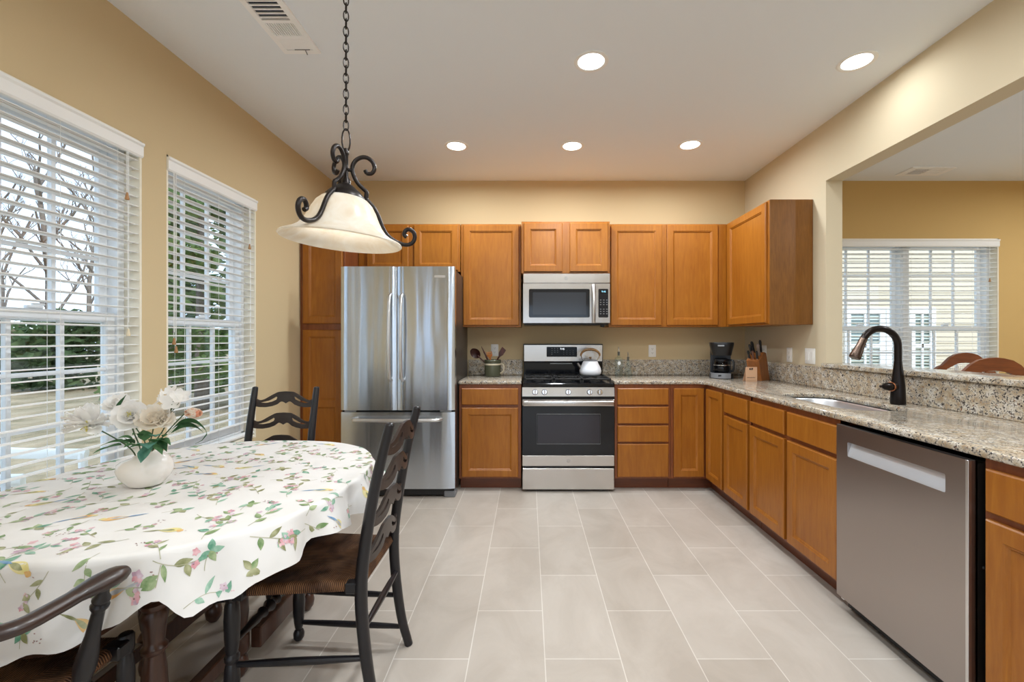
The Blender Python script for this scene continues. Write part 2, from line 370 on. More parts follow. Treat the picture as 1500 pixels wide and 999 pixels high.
bm = wall_with_holes(YR, YB, 0, ZC, [(-1.5, 1.0, .6, 2.26)], 0, .17, lambda u, n, z: Vector((XD+n, u, z))); struct(obj('wall_dining', bm, 'wall_gold_with_bounce', origin=(XD, 0, 0)))
bm = new(); box(bm, (XL, YR, 0), (XL+.014, 3.6, .085), .004); struct(obj('baseboard_left', bm, 'trim_white'))
bm = new(); box(bm, (XR2, YB-.014, 0), (XD, YB, .085), .004); struct(obj('baseboard_back', bm, 'trim_white'))

def window(name, mp, u0, u1, z0, z1, units):
    bm = new(); box(bm, (u0, -.168, z0-.0), (u1, -.002, z0+.018), .003, mp)                     # sill board
    for a, b in ((u0, u0+.012), (u1-.012, u1)): box(bm, (a, -.168, z0), (b, -.001, z1), mp=mp)
    box(bm, (u0, -.168, z1-.012), (u1, -.001, z1), mp=mp)
    root = struct(obj(name, bm, 'reveal_paint', origin=mp((u0+u1)/2, 0, z0)))
    zm = z0+.018+(z1-z0-.03)*.475
    U0, U1, Z0, Z1 = u0+.012, u1-.012, z0+.018, z1-.012
    cuts = [U0+(U1-U0)*k/units for k in range(units+1)]
    bm = new(); f = .034
    box(bm, (U0, -.165, Z0), (U1, -.075, Z0+f), .003, mp); box(bm, (U0, -.165, Z1-f), (U1, -.075, Z1), .003, mp)
    for k, c_ in enumerate(cuts):
        a, b = (c_, c_+f) if k == 0 else ((c_-f, c_) if k == units else (c_-.045, c_+.045))
        box(bm, (a, -.165, Z0), (b, -.075, Z1), .003, mp)
        if 0 < k < units: box(bm, (c_-.03, -.08, Z0), (c_+.03, -.06, Z1), .003, mp)
    obj('window_frame', bm, 'vinyl_white', root)
    for k in range(units):
        a = cuts[k]+(f if k == 0 else .045); b = cuts[k+1]-(f if k == units-1 else .045)
        for (n0, n1, c0, c1) in ((-.155, -.125, zm-.03, Z1-f), (-.120, -.088, Z0+f, zm+.02)):
            bm = new(); s = .042
            box(bm, (a, n0, c0), (a+s, n1, c1), .004, mp); box(bm, (b-s, n0, c0), (b, n1, c1), .004, mp)
            box(bm, (a+s, n0, c0), (b-s, n1, c0+.05), .004, mp); box(bm, (a+s, n0, c1-.045), (b-s, n1, c1), .004, mp)
            for j in (1, 2):
                uu = a+s+(b-a-2*s)*j/3; box(bm, (uu-.009, n0+.006, c0+.05), (uu+.009, n1-.004, c1-.045), .002, mp)
                zz = c0+.05+(c1-c0-.095)*j/3; box(bm, (a+s, n0+.0075, zz-.009), (b-s, n1-.0055, zz+.009), .002, mp)
            sash = obj('window_sash', bm, 'vinyl_white', root)
            bm = new(); box(bm, (a+s*.6, (n0+n1)/2-.002, c0+.03), (b-s*.6, (n0+n1)/2+.002, c1-.03), mp=mp); obj('glass_pane', bm, 'pane_glass', sash)
        bm = new(); cu = (a+b)/2; box(bm, (cu-.03, -.118, zm+.02), (cu+.03, -.095, zm+.034), .004, mp); box(bm, (cu-.008, -.112, zm+.034), (cu+.04, -.100, zm+.044), .003, mp)
        obj('sash_lock', bm, 'vinyl_white', root)
    return root
window('window_1', mpL, *WIN[0], 1); window('window_2', mpL, *WIN[1], 1); window('window_3', mpB, *DIN, 2)

def blind(mp, u0, u1, z0, z1, label, tassels, cords):
    base = mp((u0+u1)/2, -.03, z0+.02)
    root = thing('window_blind', label, 'blind', base, 'white slatted window blinds')
    bm = new(); prism(bm, [(-.012, z1-.083), (.004, z1-.083), (.010, z1-.075), (.010, z1-.030), (.016, z1-.022), (.016, z1-.012), (-.012, z1-.012)], u0+.001, u1-.001, mp=lambda n, u, z: mp(u, n, z))
    obj('valance', bm, 'trim_white', root)
    bm = new(); box(bm, (u0+.006, -.058, z1-.055), (u1-.006, -.016, z1-.014), .002, mp); obj('headrail', bm, 'trim_white', root)
    a, b = u0+.007, u1-.007
    pitch = .0455; zt = z1-.10; zb = z0+.085; k = 0; first = None; z = zt
    bm = new(); t = new()
    nn = 6
    for j in range(nn):                                           # gently crowned slat
        n_a, n_b = -.056+.050*j/nn, -.056+.050*(j+1)/nn
        cr_ = lambda n_: .0028*(1-((n_+.031)/.025)**2)+(n_+.031)*.06
        for s0, s1 in ((0, 1),):
            za, zb_ = zt+cr_(n_a), zt+cr_(n_b)
            p = [(a, n_a, za), (b, n_a, za), (b, n_b, zb_), (a, n_b, zb_)]; q = [(u, n_, zz-.003) for u, n_, zz in p]
            V = [bm.verts.new(mp(*w_)) for w_ in p+q]
            fs = [(0, 1, 2, 3), (7, 6, 5, 4), (0, 4, 5, 1), (2, 6, 7, 3), (0, 3, 7, 4), (1, 5, 6, 2)]
            for f in fs: bm.faces.new([V[i] for i in f])
    t.free(); bmesh.ops.remove_doubles(bm, verts=bm.verts, dist=1e-5)
    s0 = obj('slat', bm, 'blind_white', root); first = s0
    n_s = int((zt-zb)/pitch)
    for i in range(1, n_s+1):
        c_ = s0.copy(); C.objects.link(c_); c_.parent = root; c_.location = (0, 0, -pitch*i)
    zl = zt-pitch*n_s
    bm = new(); box(bm, (a, -.057, z0+.026), (b, -.005, z0+.044), .004, mp); obj('bottom_rail', bm, 'blind_white', root)
    for cu in cords:
        bm = new()
        for n_ in (-.0035, -.0585): tube(bm, [mp(cu, n_, z0+.03), mp(cu, n_, z1-.06)], .0009, 5)
        obj('ladder_cord', bm, 'trim_white', root)
    for cu, zz, mm in tassels:
        bm = new(); tube(bm, [mp(cu, .008, zz), mp(cu, .008, z1-.08)], .0011, 5); tube(bm, [mp(cu+.006, .007, zz+.03), mp(cu+.006, .007, z1-.08)], .0011, 5); lc = obj('lift_cord', bm, 'trim_white', root)
        bm = new(); lathe(bm, [(0, .036), (.004, .035), (.006, .02), (.009, .004), (.008, 0), (0, 0)], mp(cu, .010, zz-.036), 10); obj('tassel', bm, mm, lc)
    return root
mat('tassel_wood', srgb(176, 130, 84), .5); mat('tassel_cream', srgb(228, 214, 184), .5)
blind(mpL, *WIN[0], 'white slatted blind on the left kitchen window showing bare trees outside', [(2.09, 1.33, 'tassel_cream'), (2.084, 1.98, 'tassel_wood')], (1.55, 1.80, 2.05))
blind(mpL, *WIN[1], 'white slatted blind on the window in front of evergreens', [(2.36, 1.285, 'tassel_wood'), (2.374, 1.24, 'tassel_wood'), (3.0, 1.93, 'tassel_wood'), (3.01, 1.23, 'tassel_cream')], (2.45, 2.72, 2.95))
blind(mpB, *DIN, 'white slatted blind on the wide dining room window', [(4.52, 1.87, 'tassel_wood')], (3.1, 3.76, 4.42))

# ------------------------------------------------------------------ cabinets
FRT = .02
def panel_door(P, w, h, panels=1, fr=.055, t=FRT, mid=None, flat=False):
    """P(u, n, v): n outward from the face"""
    bm = new()
    def ring(i, n_, u0=0, u1=w, v0=0, v1=h): return [P(u0+i, n_, v0+i), P(u1-i, n_, v0+i), P(u1-i, n_, v1-i), P(u0+i, n_, v1-i)]
    def bridge(a, b):
        for k in range(4): quad(bm, a[k], a[(k+1) % 4], b[(k+1) % 4], b[k])
    r0, r1, r2 = ring(0, 0), ring(0, t-.005), ring(.005, t)
    quad(bm, *r0[::-1]); bridge(r0, r1); bridge(r1, r2)
    if flat:
        quad(bm, *r2)
    else:
        vs = [fr]+([mid-fr/2, mid+fr/2] if panels == 2 else [])+[h-fr]
        ho = [(vs[2*k], vs[2*k+1]) for k in range(panels)]
        cell = lambda u0, u1, v0, v1: quad(bm, P(u0, t, v0), P(u1, t, v0), P(u1, t, v1), P(u0, t, v1))
        e = .005
        cell(e, fr, e, h-e); cell(w-fr, w-e, e, h-e); cell(fr, w-fr, e, fr); cell(fr, w-fr, h-fr, h-e)
        if panels == 2: cell(fr, w-fr, mid-fr/2, mid+fr/2)
        for v0, v1 in ho:
            a = ring(0, t, fr, w-fr, v0, v1); b = ring(.004, t-.004, fr, w-fr, v0, v1); c_ = ring(.009, t-.0055, fr, w-fr, v0, v1); d = ring(.014, t-.011, fr, w-fr, v0, v1)
            bridge(a, b); bridge(b, c_); bridge(c_, d); quad(bm, *d)
    bmesh.ops.remove_doubles(bm, verts=bm.verts, dist=1e-5)
    return bm
def PB(x0, yf, z0): return lambda u, n, v: Vector((x0+u, yf-n, z0+v))       # faces the camera
def PR(yf, xf, z0): return lambda u, n, v: Vector((xf-n, yf-u, z0+v))       # faces the window wall; u runs towards the camera
def dB(root, x0, x1, z0, z1, yf, kind='door', **k): return obj(kind, panel_door(PB(x0, yf, z0), x1-x0, z1-z0, **k), 'maple', root, 25)
def dR(root, y0, y1, z0, z1, xf, kind='door', **k): return obj(kind, panel_door(PR(y0, xf, z0), y0-y1, z1-z0, **k), 'maple', root, 25)
def cab(name, label, lo, hi, group, bev=.0015, frame='maple_frame'):
    root = thing(name, label, 'cabinet', ((lo[0]+hi[0])/2, (lo[1]+hi[1])/2, lo[2]), group)
    bm = new(); box(bm, lo, hi, bev); obj('body', bm, frame, root); return root
G_U, G_B = 'honey maple wall cabinets', 'honey maple base cabinets'
ZT, ZU = 2.318, 1.385
YW = YB-.002
YU = YB-.325                                                         # upper face frames
UF = 'maple'
r = cab('pantry_cabinet', 'tall honey maple pantry cabinet between left wall and refrigerator', (XL+.003, 3.68, 0), (-1.545, YW, ZT), None)
dB(r, XL+.030, -1.562, 1.405, ZT-.012, 3.68); dB(r, XL+.030, -1.562, .115, 1.352, 3.68, panels=2, mid=.62)
r = cab('wall_cabinet', 'honey maple wall cabinet with two doors above the refrigerator', (-1.540, YU, 1.885), (-.618, YW, ZT), G_U, frame=UF)
dB(r, -1.46, -1.085, 1.897, ZT-.012, YU); dB(r, -1.035, -.635, 1.897, ZT-.012, YU)
r = cab('wall_cabinet', 'single-door honey maple wall cabinet right of the refrigerator', (-.612, YU, ZU), (-.066, YW, ZT), G_U, frame=UF)
dB(r, -.588, -.086, ZU+.014, ZT-.012, YU)
YM = 3.885
r = cab('wall_cabinet', 'short honey maple wall cabinet directly above the microwave', (-.062, YM, 1.858), (.724, YW, ZT+.002), G_U, frame=UF)
dB(r, -.040, .302, 1.872, ZT-.014, YM); dB(r, .366, .704, 1.872, ZT-.014, YM)
r = cab('wall_cabinet', 'two-door honey maple wall cabinet right of the microwave', (.728, YU, ZU), (1.797, YW, ZT), G_U, frame=UF)
dB(r, .745, 1.206, ZU+.014, ZT-.012, YU); dB(r, 1.252, 1.715, ZU+.014, ZT-.012, YU)
XU = 1.80
r = cab('wall_cabinet', 'honey maple wall cabinet on right wall above the knife block', (XU, 3.266, ZU), (XR-.002, YU+.012, ZT), G_U, frame=UF)
dR(r, YU-.05, 3.285, ZU+.014, ZT-.012, XU)
bm = new(); box(bm, (XU+.002, 3.258, ZU), (XR-.003, 3.266, ZT), .001); obj('side_panel', bm, 'maple_veneer', r)

YF, XF, ZK = 3.68, 1.497, .895
def toe(root, lo, hi): bm = new(); box(bm, lo, hi, .002); obj('toe_kick', bm, 'maple_toe', root)
r = cab('base_cabinet', 'honey maple base cabinet between refrigerator and range', (-.583, YF, .10), (-.061, YW, ZK), G_B)
dB(r, -.560, -.086, .724, .862, YF, 'drawer', flat=True); dB(r, -.560, -.086, .118, .700, YF); toe(r, (-.583, YF+.07, 0), (-.061, YW, .10))
r = cab('base_cabinet', 'honey maple base cabinet with four drawers right of the range', (.727, YF, .10), (1.196, YW, ZK), G_B)
for a, b in ((.724, .862), (.566, .708), (.412, .550), (.118, .396)): dB(r, .748, 1.176, a, b, YF, 'drawer', flat=True)
toe(r, (.727, YF+.07, 0), (1.196, YW, .10))
# corner unit: L-shaped, two doors meeting in the inner corner
r = thing('corner_cabinet', 'honey maple corner base cabinet with two doors meeting at the inside corner', 'cabinet', (1.8, 3.9, 0), G_B)
bm = new(); prism(bm, [(1.198, YF), (XF, YF), (XF, 3.335), (XR-.002, 3.335), (XR-.002, YW), (1.198, YW)], .10, ZK, mp=lambda u, h, v: Vector((u, v, h))); obj('body', bm, 'maple_frame', r)
dB(r, 1.222, 1.474, .118, .862, YF); dR(r, 3.64, 3.35, .118, .862, XF)
bm = new(); prism(bm, [(1.198, YF+.07), (XF+.07, YF+.07), (XF+.07, 3.335), (XR-.002, 3.335), (XR-.002, YW), (1.198, YW)], 0, .10, mp=lambda u, h, v: Vector((u, v, h))); obj('toe_kick', bm, 'maple_toe', r)
r = cab('base_cabinet', 'narrow honey maple base cabinet between corner unit and sink cabinet', (XF, 2.938, .10), (XR-.002, 3.332, ZK), G_B)
dR(r, 3.308, 2.958, .724, .862, XF, 'drawer', flat=True); dR(r, 3.308, 2.958, .118, .700, XF); toe(r, (XF+.07, 2.938, 0), (XR-.002, 3.332, .10))
r = thing('sink_cabinet', 'honey maple sink base cabinet left of the dishwasher', 'cabinet', (1.8, 2.5, .1), G_B)
bm = new()
box(bm, (XF, 2.078, .10), (XR-.002, 2.935, .66)); box(bm, (XF, 2.078, .66), (XF+.03, 2.935, ZK)); box(bm, (XF, 2.078, .66), (XR-.002, 2.096, ZK)); box(bm, (XF, 2.917, .66), (XR-.002, 2.935, ZK))
obj('body', bm, 'maple_frame', r)
for y0, y1 in ((2.922, 2.532), (2.500, 2.094)):
    dR(r, y0, y1, .724, .862, XF, 'drawer_front', flat=True); dR(r, y0, y1, .118, .700, XF)
toe(r, (XF+.07, 2.078, 0), (XR-.002, 2.935, .10))
r = cab('base_cabinet', 'honey maple base cabinet right of the dishwasher at picture edge', (XF, .98, .10), (XR-.002, 1.432, ZK), G_B)
dR(r, 1.416, 1.0, .724, .862, XF, 'drawer', flat=True); dR(r, 1.416, 1.0, .118, .700, XF); toe(r, (XF+.07, .98, 0), (XR-.002, 1.432, .10))

# ------------------------------------------------------------------ granite worktops, backsplash, bar ledge
ZG = .925
def slab(name, label, poly, z0, z1, holes=(), bev=.009):
    t = new(); prism(t, poly, z0, z1, mp=lambda u, h, v: Vector((u, v, h)), holes=holes)
    bmesh.ops.remove_doubles(t, verts=t.verts, dist=1e-6)
    bmesh.ops.dissolve_limit(t, angle_limit=.001, verts=t.verts, edges=t.edges)
    es = [e for e in t.edges if len(e.link_faces) == 2 and e.calc_face_angle(0) > .9 and abs(e.verts[0].co.z-e.verts[1].co.z) < 1e-4]
    bmesh.ops.bevel(t, geom=es, offset=bev, segments=3, affect='EDGES', profile=.5)
    return tag(obj(name, t, 'granite', origin=(0, 0, 0)), label, 'countertop' if 'counter' in name else 'ledge')
YC, XC = 3.660, 1.472
slab('countertop', 'short speckled granite countertop between refrigerator and range', [(-.585, YC), (-.058, YC), (-.058, YB-.001), (-.585, YB-.001)], ZK, ZG)
SINK = rrect(1.60, 2.16, 1.935, 2.84, .13, 8)
corner = [(XC-.07+.07*math.sin(a), YC-.07+.07*math.cos(a)) for a in [math.radians(15*k) for k in range(7)]]
slab('countertop', 'L-shaped speckled granite countertop holding the sink', [(.722, YB-.001), (.722, YC)]+corner+[(XC, .96), (XR-.001, .96), (XR-.001, YB-.001)], ZK, ZG, holes=[SINK])
bm = new(); box(bm, (-.585, YB-.022, ZG), (-.058, YB-.001, 1.073), .003); tag(obj('backsplash', bm, 'granite', origin=(0, 0, 0)), 'speckled granite backsplash strip behind the utensil crock', 'backsplash')
bm = new(); box(bm, (.722, YB-.022, ZG), (XR-.022, YB-.001, 1.073), .003); tag(obj('backsplash', bm, 'granite', origin=(0, 0, 0)), 'speckled granite backsplash strip behind the oil bottles', 'backsplash')
bm = new(); box(bm, (XR-.022, .96, ZG), (XR-.001, YB-.001, 1.0745), .003); tag(obj('backsplash', bm, 'granite', origin=(0, 0, 0)), 'speckled granite backsplash strip along the sink wall', 'backsplash')
slab('bar_ledge', 'speckled granite ledge capping the half wall beside the dining room', [(XR-.038, YJ-.004), (XR-.038, YN), (XR2+.12, YN), (XR2+.12, YJ-.004)], ZLED+.0005, ZLED+.030, bev=.006)

# sink bowl under the worktop
root = thing('kitchen_sink', 'stainless steel undermount sink set in the granite countertop', 'sink', (1.77, 2.5, .7))
bm = new(); rings = []
for ins, z in ((-.02, ZK-.001), (.0, ZK-.0015), (.006, ZK-.01), (.012, .78), (.03, .735), (.06, .715), (.15, .71)):
    rr = max(.02, .13-ins); rings.append([bm.verts.new((x, y, z)) for x, y in rrect(1.60+ins, 2.16+ins, 1.935-ins, 2.84-ins, rr, 8)])
for a, b in zip(rings, rings[1:]):
    n_ = len(a)
    for k in range(n_): bm.faces.new((a[k], a[(k+1) % n_], b[(k+1) % n_], b[k]))
bm.faces.new(rings[-1]); obj('bowl', bm, 'sink_steel', root, 50)
bm = new(); lathe(bm, [(0, .712), (.03, .712), (.045, .714), (.048, .7105)], (1.77, 2.5, 0), 20); obj('drain', bm, 'chrome', root)

# faucet
root = thing('faucet', 'dark bronze gooseneck faucet standing behind the sink', 'faucet', (2.005, 2.37, ZG))
fx, fy = 2.005, 2.37
bm = new(); lathe(bm, [(0, 0), (.033, 0), (.035, .004), (.0335, .05), (.032, .10), (.0255, .16), (.020, .205), (.018, .235), (0, .24)], (fx, fy, ZG), 24); obj('base', bm, 'bronze', root)
arc = [(fx, fy, ZG+.22), (fx, fy, ZG+.30)]+[(fx-.098+.098*math.cos(a), fy, ZG+.315+.095*math.sin(a)) for a in [math.radians(8+k*9.5) for k in range(17)]]
bm = new(); tube(bm, arc, .0175, 14); obj('spout', bm, 'bronze', root, 60)
p = Vector(arc[-1]); d = (Vector(arc[-1])-Vector(arc[-2])).normalized()
bm = new(); lathe(bm, [(0, -.008), (.018, -.008), (.0185, 0), (.019, .03), (.025, .07), (.0285, .10), (.026, .108), (0, .108)], A=p, B=p+d, seg=18); obj('spray_head', bm, 'bronze_light', root)
bm = new(); lathe(bm, [(0, .018), (.022, .018), (.024, .045), (.021, .052), (0, .052)], A=(fx, fy, ZG+.095), B=(fx-.9, fy-.25, ZG+.14), seg=16)
lathe(bm, [(0, .05), (.019, .052), (.022, .075), (.016, .10), (.009, .112), (.006, .118), (.007, .128), (0, .134)], A=(fx, fy, ZG+.095), B=(fx-.9, fy-.25, ZG+.14), seg=16); hd = obj('lever_handle', bm, 'bronze', root)
bm = new(); lathe(bm, [(.0235, .047), (.026, .049), (.026, .053), (.0225, .055)], A=(fx, fy, ZG+.095), B=(fx-.9, fy-.25, ZG+.14), seg=16); obj('collar', bm, 'copper_ring', hd)

# ------------------------------------------------------------------ appliances
def frontP(x0, yf, z0): return lambda u, n, v: Vector((x0+u, yf-n, z0+v))
# refrigerator
FX0, FX1, FYF, FZ = -1.506, -.590, 3.50, 1.858
root = thing('refrigerator', 'stainless steel french door refrigerator beside the pantry', 'refrigerator', ((FX0+FX1)/2, 3.85, 0))
bm = new(); box(bm, (FX0+.006, FYF+.075, .03), (FX1-.004, YB-.03, FZ-.02), .004); obj('body', bm, 'steel_side', root)
xm = (FX0+FX1)/2-.006
def slabdoor(x0, x1, z0, z1, yf, dep, mname, name, parent, bow=.012):
    bm = new(); n_ = 14; pr = []
    for k in range(n_+1):
        u = k/n_; e = min(u, 1-u); edge = .012*max(0, 1-(e/.02))**2
        pr.append((x0+(x1-x0)*u, yf-bow*(1-(2*u-1)**2)*.0+edge))
    poly = pr+[(x1, yf+dep), (x0, yf+dep)]
    prism(bm, poly, z0, z1, mp=lambda u, h, v: Vector((u, v, h)))
    return obj(name, bm, mname, parent, 50)
for x0, x1, hx in ((FX0, xm-.003, xm-.045), (xm+.003, FX1, xm+.048)):
    d = slabdoor(x0, x1, .705, FZ, FYF, .068, 'steel_fridge', 'door', root)
    bm = new(); pts = [(hx, FYF-.006, .945), (hx, FYF-.045, .965)]+[(hx, FYF-.048-.022*math.sin(PI*k/12), .97+.64*k/12) for k in range(13)]+[(hx, FYF-.045, 1.615), (hx, FYF-.006, 1.635)]
    tube(bm, pts, .0135, 10, flat=.9); obj('handle', bm, 'handle_silver', d, 60)
d = slabdoor(FX0, FX1, .075, .690, FYF, .068, 'steel_fridge', 'freezer_drawer', root)
bm = new(); pts = [(FX0+.105, FYF-.006, .635), (FX0+.125, FYF-.045, .635)]+[(FX0+.13+(FX1-FX0-.26)*k/12, FYF-.048-.02*math.sin(PI*k/12), .635) for k in range(13)]+[(FX1-.125, FYF-.045, .635), (FX1-.105, FYF-.006, .635)]
tube(bm, pts, .0145, 10); obj('handle', bm, 'handle_silver', d, 60)
bm = new(); box(bm, (FX0+.01, FYF+.03, .015), (FX1-.01, FYF+.09, .07), .003); obj('base_grille', bm, 'black_plastic', root)
bm = new(); box(bm, (FX0+.008, FYF+.02, .688), (FX1-.008, FYF+.08, .707)); obj('gasket', bm, 'dark_gap', root)
for a, b in ((FX0+.03, FX0+.12), (FX1-.12, FX1-.03)):
    bm = new(); box(bm, (a, FYF+.006, .692), (b, FYF+.04, .704), .002); obj('hinge', bm, 'badge_grey', root)
    bm = new(); box(bm, (a+.03, FYF+.02, 0), (b+.03 if a > -1 else b, FYF+.12, .05), .006); obj('foot', bm, 'grey_plastic', root)
bm = new(); box(bm, (FX1-.165, FYF-.0016, 1.768), (FX1-.075, FYF+.004, 1.786), .0008); box(bm, (FX1-.158, FYF-.0022, 1.773), (FX1-.125, FYF, 1.781)); box(bm, (FX1-.12, FYF-.0022, 1.774), (FX1-.085, FYF, 1.780)); obj('badge', bm, 'handle_silver', root)

# microwave
MX0, MX1, MYF, MZ0, MZ1 = -.046, .718, 3.832, 1.412, 1.850
root = thing('microwave', 'stainless steel over-the-range microwave under the short cabinet', 'microwave', ((MX0+MX1)/2, 4.0, MZ0))
bm = new(); box(bm, (MX0, MYF+.03, MZ0), (MX1, YB-.003, MZ1), .003); obj('body', bm, 'steel_side', root)
bm = new(); box(bm, (MX0, MYF, MZ1-.083), (MX1, MYF+.04, MZ1), .004); obj('vent_panel', bm, 'steel', root)
bm = new(); lathe(bm, [(.011, 0), (.0135, .001), (.0135, .002), (.011, .003)], A=(.33, MYF+.0005, MZ1-.042), B=(.33, MYF-1, MZ1-.042), seg=24)
tube(bm, [(.324, MYF-.002, MZ1-.038), (.329, MYF-.002, MZ1-.047), (.336, MYF-.002, MZ1-.036)], .0012, 6); obj('emblem', bm, 'badge_grey', root)
XDR = MX1-.132
bm = new(); prism(bm, [(MX0, MZ0+.004), (XDR, MZ0+.004), (XDR, MZ1-.088), (MX0, MZ1-.088)], MYF, MYF+.04, holes=[rrect(MX0+.05, MZ0+.052, XDR-.048, MZ1-.135, .014)]); d = obj('door', bm, 'steel', root)
bm = new(); prism(bm, rrect(MX0+.052, MZ0+.054, XDR-.050, MZ1-.137, .013), MYF+.003, MYF+.02); wd = obj('window', bm, 'microwave_glass', d)
bm = new(); prism(bm, rrect(MX0+.085, MZ0+.078, XDR-.08, MZ1-.165, .006), MYF+.0022, MYF+.01); obj('mesh_screen', bm, 'microwave_mesh', wd)
bm = new(); hx = XDR-.018
pts = [(hx, MYF-.004, MZ0+.012)]+[(hx, MYF-.012-.03*math.sin(PI*k/10), MZ0+.02+.31*k/10) for k in range(11)]+[(hx, MYF-.004, MZ1-.10)]
tube(bm, pts, .0145, 10, flat=.7); obj('handle', bm, 'handle_silver', d, 60)
bm = new(); box(bm, (XDR+.002, MYF, MZ0+.004), (MX1, MYF+.04, MZ1-.088), .003); cp = obj('control_panel', bm, 'steel', root)
bm = new(); prism(bm, rrect(XDR+.028, MZ0+.052, MX1-.018, MZ1-.135, .008), MYF-.0015, MYF+.01); obj('keypad', bm, 'microwave_glass', cp)
bm = new(); box(bm, (XDR+.045, MYF-.0022, MZ1-.172), (MX1-.028, MYF, MZ1-.146)); obj('display', bm, M['black_enamel'], cp)
text('clock_digits', '9:46', .022, (MX1-.058, MYF-.0026, MZ1-.159), (PI/2, 0, 0), 'clock_cyan', cp)
bm = new()
for i in range(3):
    for j in range(7):
        if j == 3: continue
        cx_, cz_ = XDR+.048+i*.027, MZ0+.085+j*.020; box(bm, (cx_-.006, MYF-.002, cz_-.003), (cx_+.006, MYF-.001, cz_+.003))
obj('key_markings', bm, 'grey_plastic', cp)
bm = new(); box(bm, (MX0+.01, MYF+.03, MZ0-.012), (MX1-.01, YB-.06, MZ0), .002); box(bm, (MX1-.075, MYF+.05, MZ0-.028), (MX1-.04, MYF+.09, MZ0-.01), .003); obj('grease_filter', bm, 'black_plastic', root)

# range
RX0, RX1, RYF = -.051, .717, 3.640
root = thing('gas_range', 'freestanding stainless gas range with black glass oven door', 'stove', ((RX0+RX1)/2, 3.95, 0))
bm = new(); box(bm, (RX0+.004, RYF+.03, .03), (RX1-.004, YB-.03, .895), .003); obj('body', bm, 'black_enamel', root)
bm = new()
for x in (RX0+.05, RX1-.05):
    for y in (RYF+.1, YB-.1): lathe(bm, [(0, 0), (.02, 0), (.02, .012), (.012, .02), (.012, .04), (0, .04)], (x, y, 0), 12)
obj('feet', bm, 'black_plastic', root)
bm = new(); box(bm, (RX0+.002, RYF, .020), (RX1-.002, RYF+.04, .197), .004); obj('drawer', bm, 'steel', root)
bm = new(); box(bm, (RX0, RYF, .216), (RX1, RYF+.04, .305), .003); d = obj('oven_door', bm, 'steel', root)
bm = new(); box(bm, (RX0, RYF+.002, .7202), (RX1, RYF+.04, .772), .003); obj('door_top_rail', bm, 'steel', d)
bm = new(); box(bm, (RX0, RYF+.001, .305), (RX1, RYF+.04, .720), .002); gl = obj('door_glass', bm, 'oven_glass', d)
bm = new(); prism(bm, rrect(RX0+.128, .408, RX1-.122, .644, .006), RYF+.0002, RYF+.004); obj('oven_window', bm, 'oven_window', gl)
bm = new()
for a, b in (((RX0+.122, .402), (RX1-.116, .650)),):
    tube(bm, [(a[0], RYF+.001, a[1]), (b[0], RYF+.001, a[1]), (b[0], RYF+.001, b[1]), (a[0], RYF+.001, b[1])], .0012, 4, closed=True)
obj('window_outline', bm, 'badge_grey', gl)
bm = new(); box(bm, (RX0+.008, RYF-.050, .722), (RX1-.008, RYF-.022, .766), .009, seg=3)
for x in (RX0+.10, (RX0+RX1)/2, RX1-.10): box(bm, (x-.016, RYF-.03, .735), (x+.016, RYF+.005, .757), .003)
obj('handle', bm, 'steel', d)
bm = new(); cx_ = (RX0+RX1)/2; lathe(bm, [(.012, 0), (.0145, .001), (.0145, .002), (.012, .003)], A=(cx_, RYF+.0005, .261), B=(cx_, RYF-1, .261), seg=24)
tube(bm, [(cx_-.006, RYF-.0015, .257), (cx_-.004, RYF-.0015, .266), (cx_-.001, RYF-.0015, .258), (cx_+.002, RYF-.0015, .266), (cx_+.006, RYF-.0015, .261)], .0011, 6); obj('emblem', bm, 'badge_grey', d)
bm = new(); box(bm, (RX0+.003, RYF+.004, .772), (RX1-.003, RYF+.06, .800)); obj('vent_gap', bm, 'dark_gap', root)
bm = new()
prism(bm, [(RYF-.004, .798), (RYF+.06, .798), (RYF+.06, .872), (RYF+.008, .872)], RX0, RX1, mp=lambda y, x, z: Vector((x, y, z))); kp = obj('control_panel', bm, 'steel', root)
for kx in (.056, .134, .331, .510, .596):
    c0 = Vector((kx, RYF+.002, .834)); bm = new()
    lathe(bm, [(0, -.002), (.024, -.002), (.025, .004), (.022, .010), (.021, .026), (.018, .030), (0, .030)], A=c0, B=c0+Vector((0, -1, .12)), seg=20)
    box(bm, (kx-.005, RYF-.042, .814), (kx+.005, RYF-.016, .856), .003); kn = obj('knob', bm, 'chrome', root)
bm = new(); box(bm, (RX0, RYF+.004, .872), (RX1, YB-.10, .906), .006); obj('cooktop', bm, 'black_enamel', root)
ZTOP = .9065
for gx0, gx1 in ((RX0+.018, RX0+.262), (RX0+.268, RX1-.268), (RX1-.262, RX1-.018)):
    bm = new(); y0, y1 = RYF+.05, YB-.14; z0, z1 = ZTOP+.022, ZTOP+.038; t = .011
    for a in (gx0, gx1-t): box(bm, (a, y0, z0), (a+t, y1, z1), .002)
    for b in (y0, (y0+y1)/2-t/2, y1-t): box(bm, (gx0, b, z0), (gx1, b+t, z1), .002)
    cxm = (gx0+gx1)/2
    for yc in ((y0*3+y1)/4, (y0+y1*3)/4):
        for a in range(4):
            q = PI/4+a*PI/2; tube(bm, [(cxm+.03*math.cos(q), yc+.03*math.sin(q), z1-.006), (cxm+.105*math.cos(q)*.9, yc+.11*math.sin(q), z1-.006)], .0055, 6)
    for a in (gx0+.006, gx1-.006):
        for b in (y0+.006, y1-.006): box(bm, (a-.006, b-.006, ZTOP), (a+.006, b+.006, z0+.002))
    obj('grate', bm, 'black_iron', root)
